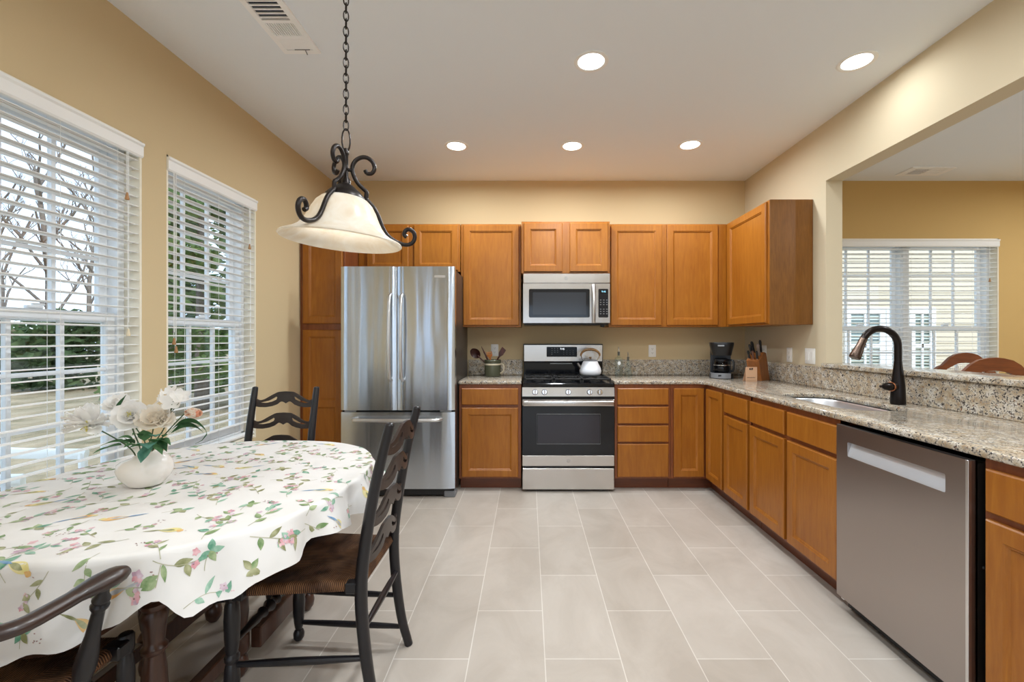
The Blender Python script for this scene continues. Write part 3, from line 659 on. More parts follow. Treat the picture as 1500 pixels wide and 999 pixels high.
for bx in (RX0+.14, (RX0+RX1)/2, RX1-.14):
    for by in (RYF+.165, YB-.255):
        bm = new(); lathe(bm, [(0, 0), (.045, 0), (.045, .006), (.034, .010), (.034, .016), (.026, .020), (0, .020)], (bx, by, ZTOP-.001), 20); obj('burner', bm, 'black_iron', root)
YG = YB-.10
bm = new(); box(bm, (RX0+.004, YG, .885), (RX1-.060, YB-.03, .91)); box(bm, (RX0+.006, YG+.002, .90), (RX1-.062+.056, YB-.03, 1.052), .003); bgd = obj('backguard', bm, 'black_enamel', root)
bm = new(); box(bm, (RX0+.002, YG-.018, 1.050), (RX1-.004, YB-.03, 1.228), .008, seg=2); bp = obj('control_fascia', bm, 'black_plastic', root)
bm = new(); box(bm, (RX0+.008, YG-.022, 1.060), (RX1-.010, YG-.010, 1.220), .003); obj('fascia_plate', bm, 'steel', bp)
bm = new(); prism(bm, rrect(RX0+.225, 1.105, RX0+.515, 1.200, .006), YG-.0245, YG-.015); obj('touch_display', bm, 'display_black', bp)
text('clock_digits', '9:46', .024, (RX0+.375, YG-.0252, 1.180), (PI/2, 0, 0), 'clock_white', bp)
bm = new()
for i in range(3):
    for j in range(4):
        if j == 0 and i: continue
        box(bm, (RX0+.27+i*.027, YG-.0252, 1.128+j*.018), (RX0+.281+i*.027, YG-.0242, 1.133+j*.018))
for i in range(4):
    for j in range(3): box(bm, (RX0+.385+i*.03, YG-.0252, 1.128+j*.018), (RX0+.391+i*.03, YG-.0242, 1.131+j*.018))
obj('key_markings', bm, 'grey_plastic', bp)
bm = new(); box(bm, (RX0+.26, YG-.006, 1.036), (RX0+.47, YG+.003, 1.043), .001); obj('trim_strip', bm, 'badge_grey', bgd)

# dishwasher
DX, DY0, DY1 = 1.462, 2.072, 1.438
root = thing('dishwasher', 'dark stainless dishwasher under the granite countertop', 'dishwasher', (1.8, 1.755, 0))
bm = new(); box(bm, (XF+.03, DY1+.012, .02), (XR-.05, DY0-.006, .872), .003); obj('body', bm, 'black_plastic', root)
pmD = lambda u, n, v: Vector((DX+n, DY0-u, v))
wD = DY0-DY1-.014
hb = (.070, .742, wD-.080, .808)
bm = new(); prism(bm, [(0, .075), (wD, .075), (wD, .878), (0, .878)], 0, .030, mp=pmD, holes=[rrect(*hb, .006)]); 
box(bm, (0, .024, .075), (wD, .030, .878), mp=pmD); d = obj('door', bm, 'steel_dark', root)
bm = new(); n_ = 8
for k in range(n_):
    f = lambda t: (.002+.020*t**1.4, hb[1]+(hb[3]-hb[1])*t)
    (a0, v0), (a1, v1) = f(k/n_), f((k+1)/n_)
    quad(bm, pmD(hb[0], a0, v0), pmD(hb[2], a0, v0), pmD(hb[2], a1, v1), pmD(hb[0], a1, v1))
obj('handle_recess', bm, 'recess_silver', d)
bm = new(); box(bm, (wD-.009, -.0012, .075), (wD+.0016, .010, .878), .0008, mp=pmD); obj('edge_trim', bm, 'handle_silver', d)
bm = new(); box(bm, (.012, .031, .09), (wD-.002, .075, .868), mp=pmD); obj('inner_door', bm, 'steel_side', d)
bm = new(); box(bm, (.0, .055, .012), (wD, .07, .088), mp=pmD); obj('kick_plate', bm, 'black_plastic', root)
bm = new(); box(bm, (wD+.004, .038, .52), (wD+.012, .05, .53), .003, mp=pmD); obj('latch_bumper', bm, 'black_plastic', d)
bm = new(); box(bm, (.0, .02, .052), (.02, .03, .074), .002, mp=pmD); obj('bracket', bm, 'handle_silver', root)

# ------------------------------------------------------------------ ladder-back rush chairs (local: faces +y, origin on the floor)
def slat_bm(hw, z0, y0, depth=.011, k=.000503, bow=.018):
    """one pierced, scalloped back slat between the posts"""
    sx = 1.0; out = new(); n_ = 36
    def lerp(t, tab):
        for (a, va), (b, vb) in zip(tab, tab[1:]):
            if t <= b: return va+(vb-va)*(t-a)/(b-a) if b > a else vb
        return tab[-1][1]
    top = [(0, 195), (.25, 200), (.45, 235), (.7, 285), (.85, 297), (1, 270)]
    bot = [(0, 334), (.05, 322), (.12, 311), (.18, 313), (.24, 330), (.3, 347), (.45, 366), (.65, 377), (.85, 374), (1, 362)]
    hu = [(0, 265), (.31, 252), (.40, 272), (.55, 300), (.82, 324), (1, 324)]; hl = [(0, 265), (.31, 290), (.45, 313), (.65, 328), (.82, 325), (1, 324)]
    us = sorted(set([-1+2*i/n_ for i in range(n_+1)]+[.31, -.31, .82, -.82]))
    def strand(lo, hi):
        prev = None
        for u in us:
            y = y0-bow*(1-u*u); a, b = z0+(285-lo(abs(u)))*k, z0+(285-hi(abs(u)))*k
            c_ = [out.verts.new((u*hw, y-depth/2, a)), out.verts.new((u*hw, y+depth/2, a)), out.verts.new((u*hw, y+depth/2, b)), out.verts.new((u*hw, y-depth/2, b))]
            if prev:
                for i in range(4): out.faces.new((prev[i], prev[(i+1) % 4], c_[(i+1) % 4], c_[i]))
            else: out.faces.new(c_)
            prev = c_
        out.faces.new(prev[::-1])
    mid = lambda u: 265 if u < .31 else 324
    strand(lambda u: lerp(u, bot), lambda u: lerp(u, hl) if .31 <= u <= .82 else mid(u)*1.0 if u < .31 else 324)
    strand(lambda u: lerp(u, hu) if .31 <= u <= .82 else mid(u)*1.0 if u < .31 else 324, lambda u: lerp(u, top))
    return out
def seat_bm(wf, wb, yf, yb, z):
    """rush seat: four woven fields meeting at a seam, wrapped round the rails"""
    bm = new(); uvl = bm.loops.layers.uv.new('UVMap')
    c = {'fl': (-wf, yf), 'fr': (wf, yf), 'br': (wb, yb), 'bl': (-wb, yb)}
    sl, sr = (-.035, (yf+yb)/2-.01), (.035, (yf+yb)/2-.01)
    fields = [('fl', 'fr', sr, sl), ('fr', 'br', sr, sr), ('br', 'bl', sl, sr), ('bl', 'fl', sl, sl)]
    for a, b, pb, pa in fields:
        A, B = Vector(c[a]), Vector(c[b]); PA, PBb = Vector(pa), Vector(pb)
        along = (B-A).normalized(); inn = Vector((-along.y, along.x))
        if inn.dot(PA-A) < 0: inn = -inn
        rows = [(-.2, -.034), (-.16, -.02), (-.1, -.006), (0, 0)]; grid = []
        nx = 10
        prof = [(.012, -.034), (.0, -.030), (-.006, -.018), (0, -.004), (.010, .001), (.03, -.001)]
        for d, dz in prof: grid.append([(A.lerp(B, i/nx)+inn*d, z+dz) for i in range(nx+1)])
        for s in (.25, .5, .75, 1.0):
            sag = -.004-.006*math.sin(PI*min(s, 1)*.5)
            row = []
            for i in range(nx+1):
                o_ = A.lerp(B, i/nx)+inn*.03; e = PA.lerp(PBb, i/nx); row.append((o_.lerp(e, s), z+sag))
            grid.append(row)
        V = [[bm.verts.new((p.x, p.y, q)) for p, q in row] for row in grid]
        for r0, r1 in zip(range(len(V)-1), range(1, len(V))):
            for i in range(nx):
                f = bm.faces.new((V[r0][i], V[r0][i+1], V[r1][i+1], V[r1][i]))
                for lp in f.loops:
                    p = Vector((lp.vert.co.x, lp.vert.co.y)); lp[uvl].uv = ((p-A).dot(along), (p-A).dot(inn))
    # underside
    lo = [bm.verts.new((c[q][0]*.96, c[q][1]*.96, z-.033)) for q in ('fl', 'fr', 'br', 'bl')]; bm.faces.new(lo[::-1])
    bmesh.ops.remove_doubles(bm, verts=bm.verts, dist=.0004)
    return bm
FRONT_LEG = [(0, 0), (.014, .001), (.021, .012), (.022, .028), (.018, .040), (.012, .047), (.016, .055), (.019, .075), (.0225, .12), (.024, .17), (.021, .205), (.017, .215), (.023, .226), (.023, .236), (.017, .246), (.0195, .262), (.023, .30), (.0245, .36), (.022, .405), (.0175, .418), (.0235, .428), (.0235, .466), (.019, .472), (0, .473)]
def make_chair(label, arms=False, group='dark ladder-back rush-seat chairs'):
    root = thing('ladder_back_chair' if not arms else 'ladder_back_armchair', label, 'chair', (0, 0, 0), group)
    hf, hb_ = (.21, .18) if not arms else (.215, .205)
    yf, yb = .21, -.205
    for s in (-1, 1):
        bm = new(); kq = .82 if arms else 1; lathe(bm, FRONT_LEG, (s*hf, yf, 0), 16, sx=kq, sy=kq); obj('front_leg', bm, 'chair_wood', root)
        bm = new(); pts = spline([(s*hb_*1.0, yb-.062, 0), (s*hb_, yb-.030, .12), (s*hb_, yb-.006, .30), (s*hb_, yb, .46), (s*hb_, yb-.018, .62), (s*hb_, yb-.050, .80), (s*hb_, yb-.096, .992)], 5)
        n_ = len(pts); tube(bm, pts, [.0155+.0045*math.sin(PI*i/(n_-1))+.001 for i in range(n_-1)]+[.0155], 12); lathe(bm, [(.0155, 0), (.013, .006), (.008, .008), (.006, .006), (0, .006)], pts[-1]-Vector((0, 0, .001)), 12); obj('back_post', bm, 'chair_wood', root, 40)
    bm = seat_bm(hf+.004, hb_-.002, yf+.006, yb+.004, .462); obj('seat', bm, 'rush', root, 50)
    for s in (-1, 1):
        bm = new(); box(bm, (s*hf-.024, yf-.05, .428), (s*hf+.024, yf-.012, .4655), .004); obj('corner_block', bm, 'chair_wood', root)
        bm = new(); box(bm, (s*hb_-.018, yb+.012, .430), (s*hb_+.018, yb+.05, .4655), .004); obj('corner_block', bm, 'chair_wood', root)
    for zc in (.556, .682, .806, .926):
        t = (zc-.46)/.532; y = yb-.096*t**1.35
        obj('back_slat', slat_bm(hb_-.008, zc, y), 'chair_slat_wood', root, 30)
    def rail(a, b, r0=.0085, r1=.0125):
        bm = new(); a, b = Vector(a), Vector(b); tube(bm, [a.lerp(b, i/8) for i in range(9)], [r0+(r1-r0)*math.sin(PI*i/8) for i in range(9)], 10); obj('stretcher', bm, 'chair_wood', root)
    for s in (-1, 1):
        for z in (.075, .207): rail((s*hf, yf, z), (s*hb_, yb-.04 if z < .1 else yb-.02, z))
    rail((-hb_, yb-.012, .31), (hb_, yb-.012, .31))
    bm = new(); zt = .275
    lathe(bm, [(0, 0), (.010, 0), (.012, hf*.35), (.017, hf*.6), (.013, hf*.72), (.021, hf*.8), (.013, hf*.86), (.014, hf*.9), (.024, hf), (.014, hf*1.1), (.013, hf*1.14), (.021, hf*1.2), (.013, hf*1.28), (.017, hf*1.4), (.012, hf*1.65), (.010, hf*2), (0, hf*2)], A=(-hf, yf, zt), B=(hf, yf, zt), seg=14); obj('front_stretcher', bm, 'chair_wood', root)
    if arms:
        for s in (-1, 1):
            bm = new(); pts = spline([(s*hb_, yb-.045, .764), (s*(hb_+.085), yb-.035, .752), (s*(hb_+.140), yb+.02, .742), (s*(hb_+.147), -.12, .738), (s*(hb_+.147), -.045, .736), (s*(hb_+.160), .035, .737)], 6)
            tube(bm, pts, [.020]*(len(pts)-8)+[.022, .024, .026, .028, .028, .027, .024, .016], 12, flat=.68); obj('arm', bm, 'arm_wood', root, 60)
            p0, p1 = Vector((s*(hf+.048), .022, .432)), Vector((s*(hb_+.145), .000, .728)); h = (p1-p0).length
            bm = new(); lathe(bm, [(0, 0), (.026, 0), (.028, .02), (.027, .03), (.024, .036), (.029, .046), (.029, .052), (.025, .058), (.027, .07), (.033, .10), (.030, .13), (.021, .18), (.0185, h-.075), (.019, h-.07), (.026, h-.062), (.027, h-.056), (.021, h-.05), (.026, h-.044), (.026, h-.04), (.018, h-.03), (.0165, h-.018), (.02, h-.008), (0, h-.004)], A=p0, B=p1, seg=20, sx=.66, sy=.66); obj('arm_post', bm, 'chair_wood', root)
    return root
ch = make_chair('dark ladder-back chair with rush seat, facing the window at the table right side')
ch_far = dup(ch, label='dark ladder-back chair tucked in at the far end of the table')
place(ch, (-.768, 1.652, 0), PI/2)
place(ch_far, (-1.424, 2.265, 0), PI)
ac = make_chair('dark ladder-back armchair with turned arm post at the lower left', arms=True)
place(ac, (-1.315, .985, 0), math.radians(2))

# ------------------------------------------------------------------ gate-leg table
TX, TY, TA, TB, TN = -1.24, 1.645, .580, .605, 2.4
ZTAB = .752
def Rtab(th, a=TA, b=TB):
    return 1/((abs(math.cos(th))/a)**TN+(abs(math.sin(th))/b)**TN)**(1/TN)
root = thing('gateleg_table', 'dark oval gate-leg dining table beneath the floral cloth', 'table', (TX, TY, 0))
bm = new(); poly = [(TX+Rtab(t)*math.cos(t), TY+Rtab(t)*math.sin(t)) for t in [2*PI*k/72 for k in range(72)]]
prism(bm, poly, ZTAB-.022, ZTAB, mp=lambda u, h, v: Vector((u, v, h))); obj('tabletop', bm, 'table_wood', root)
bm = new(); lp = [(v.x, v.y) for v in spline([(-1.80, .728), (-1.77, .60), (-1.66, .51), (-1.42, .484), (-1.216, .488), (-1.060, .545), (-.970, .630), (-.935, .728)], 5)]
prism(bm, lp, 1.090, 1.108, mp=lambda u, h, v: Vector((u, h, v))); obj('drop_leaf', bm, 'table_wood', root)
TLEG = [(0, 0), (.020, .001), (.036, .02), (.040, .045), (.034, .07), (.022, .082), (.036, .092), (.042, .105), (.042, .155), (.036, .165), (.027, .175), (.033, .19), (.040, .24), (.036, .31), (.029, .36), (.038, .368), (.040, .378), (.030, .39), (.030, .40), (.035, .44), (.041, .475), (.033, .49), (.040, .50), (.040, .508), (.031, .518), (.037, .54), (.040, .575), (.036, .595), (.041, .605), (.041, .615), (.035, .625), (.042, .64), (.042, .729), (0, .729)]
LX = (-1.10, -1.44)
legs = [(x, y) for x in LX for y in (1.285, 1.66)]+[(-1.05, 2.07), (-1.43, 1.985)]
for x, y in legs:
    bm = new(); lathe(bm, TLEG, (x, y, 0), 20, sx=.84, sy=.84); obj('leg', bm, 'table_wood', root)
def bar(lo, hi, name, mname='table_wood'): bm = new(); box(bm, lo, hi, .004); obj(name, bm, mname, root)
for x in LX:
    bar((x-.016, 1.285, .64), (x+.016, 1.66, .728), 'apron'); bar((x-.018, 1.32, .10), (x+.018, 1.62, .155), 'stretcher')
for y in (1.285, 1.66): bar((-1.44, y-.016, .64), (-1.10, y+.016, .728), 'apron')
bar((-1.075, 1.69, .085), (-1.035, 2.04, .165), 'stretcher'); bar((-1.45, 1.69, .085), (-1.41, 1.955, .165), 'stretcher')
for x0, ye in ((-1.07, 2.07), (-1.43, 1.985)): bar((x0-.014, 1.68, .66), (x0+.014, ye, .728), 'gate_rail')
bm = new(); lathe(bm, [(0, 0), (.014, 0), (.016, .05), (.022, .09), (.015, .11), (.024, .13), (.016, .15), (.019, .175), (.016, .20), (.024, .22), (.015, .24), (.022, .26), (.016, .30), (.014, .34), (0, .34)], A=(-1.44, 1.66, .30), B=(-1.10, 1.66, .30), seg=14); obj('turned_stretcher', bm, 'chair_wood', root)

# ------------------------------------------------------------------ tablecloth (one mesh; the printed motifs lie on it as their own faces)
rnd = random.Random(7)
HEM = [(-180, .16), (-130, .22), (-100, .238), (-90, .236), (-80, .218), (-68, .175), (-60, .115), (-54, .18), (-48, .17), (-43, .14), (-32, .145), (-26, .105), (-14, .125), (3, .14), (14, .08), (22, .12), (32, .07), (45, .085), (60, .05), (90, .08), (120, .13), (180, .16)]
def tab(d, T):
    for (a, va), (b, vb) in zip(T, T[1:]):
        if a <= d <= b:
            t = (d-a)/(b-a); t = t*t*(3-2*t); return va+(vb-va)*t
    return T[-1][1]
def degn(th): return (math.degrees(th)+180) % 360-180
def hem(th): return tab(degn(th), HEM)
RIP = [(-180, .006), (-110, .002), (-75, .002), (-60, .010), (-50, .014), (-35, .014), (-20, .026), (0, .030), (30, .030), (60, .018), (90, .006), (180, .006)]
ZC_ = ZTAB+.0035
def cloth(x, y):
    """flat cloth coordinates about the table centre -> place in the room"""
    r = math.hypot(x, y); th = math.atan2(y, x); R = Rtab(th)+.004
    if r <= R:
        wv = .0008*math.sin(9*x+3*y)+.0006*math.sin(13*y-4*x)
        return Vector((TX+x, TY+y, ZC_+wv*min(1, (R-r)/.05)))
    s = r-R; rc = .014; d = degn(th)
    lean = math.radians(tab(d, [(-180, 10), (-110, 3), (-70, 3), (-58, 14), (-50, 22), (-40, 16), (-20, 14), (0, 16), (30, 26), (60, 14), (180, 10)]))
    pm = PI/2-lean; ph = min(s/rc, pm); rest = max(0, s-rc*pm)
    o = rc*math.sin(ph)+rest*math.cos(ph); z = -rc*(1-math.cos(ph))-rest*math.sin(ph)
    f = min(1, s/.12); o += tab(d, RIP)*f*(math.sin(math.radians(d)*17+.6)+.55*math.sin(math.radians(d)*31+1))
    z += -.0*f
    return Vector((TX+(R+o)*math.cos(th), TY+(R+o)*math.sin(th), ZC_+z))
bm = new(); NT = 260; rings = []
fr = [.12, .3, .5, .7, .85, .94, .98, 1.0]; ss = [.006, .012, .018, .026, .04, .06, .08, .1, .12, .14, .16, .18, .2, .22, 1]
c0 = bm.verts.new(cloth(0, 0))
def hemr(th, k): 
    return hem(th)*(1+.035*math.sin(th*23))
for f in fr: rings.append([bm.verts.new(cloth(math.cos(t)*(Rtab(t)+.004)*f, math.sin(t)*(Rtab(t)+.004)*f)) for t in [2*PI*k/NT for k in range(NT)]])
NS = 14
for j in range(1, NS+1):
    row = []
    for k in range(NT):
        t = 2*PI*k/NT; q = j/NS; s = hemr(t, k)*(q**1.25 if q < 1 else 1); r = Rtab(t)+.004+s; row.append(bm.verts.new(cloth(r*math.cos(t), r*math.sin(t))))
    rings.append(row)
for k in range(NT): bm.faces.new((c0, rings[0][k], rings[0][(k+1) % NT]))
for a, b in zip(rings, rings[1:]):
    for k in range(NT): bm.faces.new((a[k], a[(k+1) % NT], b[(k+1) % NT], b[k]))
CM = ['cloth_white', 'print_leaf', 'print_olive', 'print_teal', 'print_stem', 'print_pink', 'print_mauve', 'print_berry', 'print_yellow', 'print_orange', 'print_blue', 'print_grey']
def onto(x, y, lift):
    p = cloth(x, y); e = .002; nx_ = cloth(x+e, y)-cloth(x-e, y); ny = cloth(x, y+e)-cloth(x, y-e); n_ = nx_.cross(ny)
    if n_.length < 1e-12: n_ = Vector((0, 0, 1))
    return p+n_.normalized()*lift
def inside(x, y, m=.006):
    th = math.atan2(y, x); return math.hypot(x, y) < Rtab(th)+hem(th)*.955-m
lift_k = [0]
def strip(cs, mi):
    """cs: list of (x, y, nx, ny, halfwidth) along a line, laid on the cloth as a ribbon"""
    lift_k[0] = (lift_k[0]+1) % 6; lf = .0006+.00012*lift_k[0]
    prev = None
    for x, y, nx_, ny, h in cs:
        if not inside(x, y): prev = None; continue
        row = [bm.verts.new(onto(x+nx_*h*q, y+ny*h*q, lf)) for q in (-1, 0, 1)]
        if prev:
            for i in (0, 1): bm.faces.new((prev[i], prev[i+1], row[i+1], row[i])).material_index = mi
        prev = row
def leaf(x, y, a, ln, wd, mi, n_=7, bend=0):
    cs = []
    for i in range(n_+1):
        t = i/n_; q = a+bend*t; px = x+ln*t*math.cos(a+bend*t*.5); py = y+ln*t*math.sin(a+bend*t*.5)
        cs.append((px, py, -math.sin(q), math.cos(q), max(.0004, wd*math.sin(PI*t**.8))))
    strip(cs, mi)
def stem(x, y, a, ln, mi, wd=.0009, bend=.6): 
    n_ = 8; cs = []; px, py = x, y
    for i in range(n_+1):
        q = a+bend*i/n_; cs.append((px, py, -math.sin(q), math.cos(q), wd)); px += ln/n_*math.cos(q); py += ln/n_*math.sin(q)
    strip(cs, mi); return cs
def blossom(x, y, r, mi):
    for k in range(5): leaf(x, y, k*2*PI/5+rnd.random(), r, r*.42, mi if rnd.random() < .7 else 6, 4)
    leaf(x-r*.15, y, rnd.random()*6, r*.35, r*.14, 7, 3)
def dots(x, y, a):
    for k in range(6): leaf(x+rnd.uniform(-.014, .014), y+rnd.uniform(-.012, .012), a+rnd.uniform(-.6, .6), .005, .0016, 7, 3)
def bird(x, y, a, big=1):
    c_, s_ = math.cos(a), math.sin(a); body = rnd.choice([8, 9, 8, 9]); wing = rnd.choice([10, 11, 2])
    at = lambda u, v: (x+(u*c_-v*s_)*big, y+(u*s_+v*c_)*big)
    leaf(*at(-.030, 0), a, .062*big, .013*big, body, 8, .25); leaf(*at(-.036, .004), a, .018*big, .0075*big, 9 if body == 8 else 8, 5)
    leaf(*at(-.012, .002), a+.1, .042*big, .006*big, wing, 6); leaf(*at(.020, .004), a+.3, .045*big, .0035*big, wing if rnd.random() < .6 else 10, 5)
    leaf(*at(-.040, .004), a+PI, .006*big, .001, 7, 2)
def spray(x, y, a, sc=1):
    cs = stem(x, y, a, .11*sc, 4, bend=rnd.uniform(-.9, .9)); g = rnd.choice([1, 1, 2, 3])
    for i in (2, 4, 6, 8):
        px, py = cs[i][0], cs[i][1]; sd = 1 if i % 4 == 0 else -1
        leaf(px, py, a+sd*rnd.uniform(.5, 1.1), rnd.uniform(.026, .048)*sc, rnd.uniform(.007, .011)*sc, g if rnd.random() < .7 else rnd.choice([1, 2, 3]), 6, rnd.uniform(-.4, .4))
    ex, ey = cs[-1][0], cs[-1][1]
    for k in range(rnd.choice([2, 3, 4])): blossom(ex+rnd.uniform(-.024, .024)*sc, ey+rnd.uniform(-.024, .024)*sc, rnd.uniform(.009, .014)*sc, rnd.choice([5, 5, 6]))
    if rnd.random() < .5: dots(ex+.03*math.cos(a+1), ey+.03*math.sin(a+1), a)
pts = []
for tr in range(6000):
    x, y = rnd.uniform(-.82, .82), rnd.uniform(-.88, .88)
    if not inside(x, y, .01): continue
    if all((x-a)**2+(y-b)**2 > .078**2 for a, b in pts): pts.append((x, y))
for i, (x, y) in enumerate(pts):
    a = rnd.uniform(0, 2*PI)
    if i % 6 == 0: bird(x, y, rnd.choice([.3, 2.8, .6, 3.4])+rnd.uniform(-.3, .3), rnd.uniform(.9, 1.2))
    elif i % 6 == 3:
        for k in range(4): leaf(x, y, a+k*1.3, .032, .009, rnd.choice([1, 2, 3]), 6, .3)
        stem(x, y, a+.5, .05, 4)
    else: spray(x-.05*math.cos(a), y-.05*math.sin(a), a, rnd.uniform(.72, 1.0))
def flat_of(px, py):
    """flat cloth coordinates whose place on the cloth is nearest to (x, y) seen on the hanging front: used to set the big front birds"""
    return px, py
bird(-.10, -.74, 2.9, 1.7); spray(.20, -.68, .4, 1.2); spray(.34, -.58, -1.2, 1.2); spray(.02, -.66, 2.2, 1.2); dots(.12, -.78, 0)
tc_ = obj('tablecloth', bm, CM, origin=(TX, TY, ZTAB), ang=80)
tag(tc_, 'white floral and bird print tablecloth draped over the dining table', 'tablecloth')

# ------------------------------------------------------------------ vase and flowers
VX, VY, VZ = -1.372, 1.565, ZC_+.0012
def vmp(p, a):
    q = p.copy(); t = max(0, (q.z-.085)/.03)
    q.z += .016*t*math.cos(a-.1)**3 if q.z > .085 else 0
    q.z += .0
    return q
bm = new()
lathe(bm, [(0, 0), (.042, 0), (.060, .006), (.088, .035), (.098, .060), (.094, .082), (.078, .098), (.058, .106), (.046, .112), (.043, .116), (.040, .114), (.044, .106), (.06, .095), (.080, .075), (.082, .055), (.06, .02), (0, .012)], (0, 0, 0), 40, sx=.88, sy=.70, mp=vmp)
va = obj('vase', bm, 'vase_ceramic', origin=(0, 0, 0), ang=70); va.location = (VX, VY, VZ); va.rotation_euler = (0, 0, .15)
tag(va, 'squat white ceramic vase of flowers standing on the tablecloth', 'vase')
def ptl(bm, c, out, up, ln, wd, cup=.3, mi=0, ruf=.0):
    """one cupped petal from c along out, curling towards up"""
    c, out, up = Vector(c), Vector(out).normalized(), Vector(up).normalized(); up = (up-out*up.dot(out)).normalized(); sd = out.cross(up)
    n_, m_ = 5, 4; V = []
    for i in range(n_+1):
        t = i/n_; row = []
        wq = wd*math.sin(PI*min(1, .12+t*.80))**.7
        for j in range(m_+1):
            s = j/m_*2-1
            row.append(bm.verts.new(c+out*ln*t+sd*wq*s+up*(cup*ln*t*t+.25*wd*s*s+ruf*wd*math.sin(7*s+5*t)*t)))
        V.append(row)
    for i in range(n_):
        for j in range(m_): bm.faces.new((V[i][j], V[i][j+1], V[i+1][j+1], V[i+1][j])).material_index = mi
def view_dir(): return Vector((.55, -.8, .35)).normalized()
def rose(bm, c, r, face, mis=(0,), ruf=.06):
    c, f = Vector(c), Vector(face).normalized(); a0 = f.orthogonal().normalized(); b0 = f.cross(a0)
    for lay, (n_, rr, tilt) in enumerate(((3, .45, 1.25), (5, .65, .9), (6, .85, .5), (7, 1.0, .12))):
        for k in range(n_):
            q = 2*PI*k/n_+lay*.5+rnd.uniform(-.15, .15); o_ = (a0*math.cos(q)+b0*math.sin(q))*math.cos(tilt)+f*math.sin(tilt)
            ptl(bm, c-f*r*.25+o_*r*.08, o_, f, r*rr, r*.48*rr+.004, .35, rnd.choice(mis), ruf)
def lf(bm, c, dirn, ln, wd, droop=.3, mi=0):
    c, d = Vector(c), Vector(dirn).normalized(); up = Vector((0, 0, 1)); sd = d.cross(up).normalized(); u2 = sd.cross(d); n_ = 7; prev = None
    for i in range(n_+1):
        t = i/n_; p = c+d*ln*t+up*(-droop*ln*t*t); wq = max(.0005, wd*math.sin(PI*t**.75))
        row = [bm.verts.new(p-sd*wq+u2*wq*.25), bm.verts.new(p), bm.verts.new(p+sd*wq+u2*wq*.25)]
        if prev:
            for j in (0, 1): bm.faces.new((prev[j], prev[j+1], row[j+1], row[j])).material_index = mi
        prev = row
def at(px, py, Y): return Vector(((px-774)*Y/640, Y, EYE-(py-495)*Y/640))
neck = Vector((VX, VY, VZ+.112))
def flower(name, label, stem_pts, blossom_bm, pm, leaves=(), lm='leaf_green', sr=.0022):
    root = thing(name, label, 'flower', tuple(neck), 'artificial flowers in the white vase')
    bm = new(); tube(bm, spline(stem_pts, 5), sr, 6); obj('stem', bm, 'flower_stem', root)
    obj('blossom', blossom_bm, pm, root, 80)
    for (c, d, ln, wd, dr, m_) in leaves:
        bm = new(); lf(bm, c, d, ln, wd, dr); obj('leaf', bm, m_ or lm, root, 80)
    return root
inn = lambda dx, dy=0: neck+Vector((dx, dy, -.045))
# big ruffled white peony at the left, seen side on
c = at(130, 622, 1.52); bm = new()
for k in range(34):
    a, e = rnd.uniform(0, 2*PI), rnd.uniform(-.7, 1.2); o_ = Vector((math.cos(a)*math.cos(e), math.sin(a)*math.cos(e), math.sin(e))); ptl(bm, c+o_*.008, o_, (0, 0, 1), rnd.uniform(.045, .068), .024, rnd.uniform(-.1, .4), rnd.choice((0, 0, 0, 1)), .18)
for k in range(5): o_ = Vector((rnd.uniform(.2, .8), -.8, rnd.uniform(-.4, .4))); tube(bm, [c+o_*.03, c+o_*.055], .0022, 5, mi=2)
flower('white_peony', 'large ruffled white artificial peony leaning left out of the vase', [inn(-.02), neck+Vector((-.03, -.02, .02)), at(165, 640, 1.53), c], bm, ['petal_white', 'petal_white', 'petal_yellow'],
       [(at(178, 652, 1.53), (-.9, -.2, -.05), .085, .026, .25, 'leaf_green'), (at(186, 650, 1.55), (-.5, .3, .3), .05, .018, .3, 'leaf_green')])
c = at(191, 609, 1.52); bm = new(); rose(bm, c, .05, view_dir(), (0, 0, 0))
for k in range(6): tube(bm, [c+view_dir()*.006, c+view_dir()*.022+Vector((rnd.uniform(-.008, .008), 0, rnd.uniform(-.008, .008)))], .0018, 5, mi=1)
flower('white_rose', 'open white artificial rose with yellow centre above the vase mouth', [inn(-.005), neck+Vector((-.012, -.01, .03)), at(195, 630, 1.54), c-view_dir()*.02], bm, ['petal_white', 'petal_yellow'],
       [(at(172, 601, 1.56), (.4, .2, .9), .055, .024, -.1, 'leaf_dark'), (at(176, 612, 1.56), (-.8, 0, -.2), .028, .013, .3, 'leaf_dark'), (at(196, 655, 1.53), (-.3, -.3, .8), .055, .013, .2, 'leaf_dark')])
c = at(226, 613, 1.54); bm = new(); rose(bm, c, .052, Vector((.25, -.6, .55)), (0, 0, 0), .08); rose(bm, at(240, 614, 1.55), .032, Vector((.8, -.5, .3)), (0,), .08)
flower('cream_rose', 'ruffled cream artificial rose right of the white rose', [inn(.01), neck+Vector((.012, 0, .03)), at(222, 640, 1.55), c-Vector((0, 0, .02))], bm, ['petal_cream'],
       [(at(214, 652, 1.52), (.3, -.5, .5), .06, .024, .6, 'leaf_teal'), (at(222, 648, 1.52), (.9, -.3, .0), .055, .022, .7, 'leaf_green'), (at(220, 650, 1.50), (.1, -.6, -.6), .055, .018, .2, 'leaf_teal'), (at(212, 654, 1.5), (-.5, -.5, .3), .05, .02, .4, 'leaf_green'), (at(230, 642, 1.53), (.7, -.2, -.3), .05, .018, .5, 'leaf_dark')])
c = at(254, 588, 1.56); bm = new()
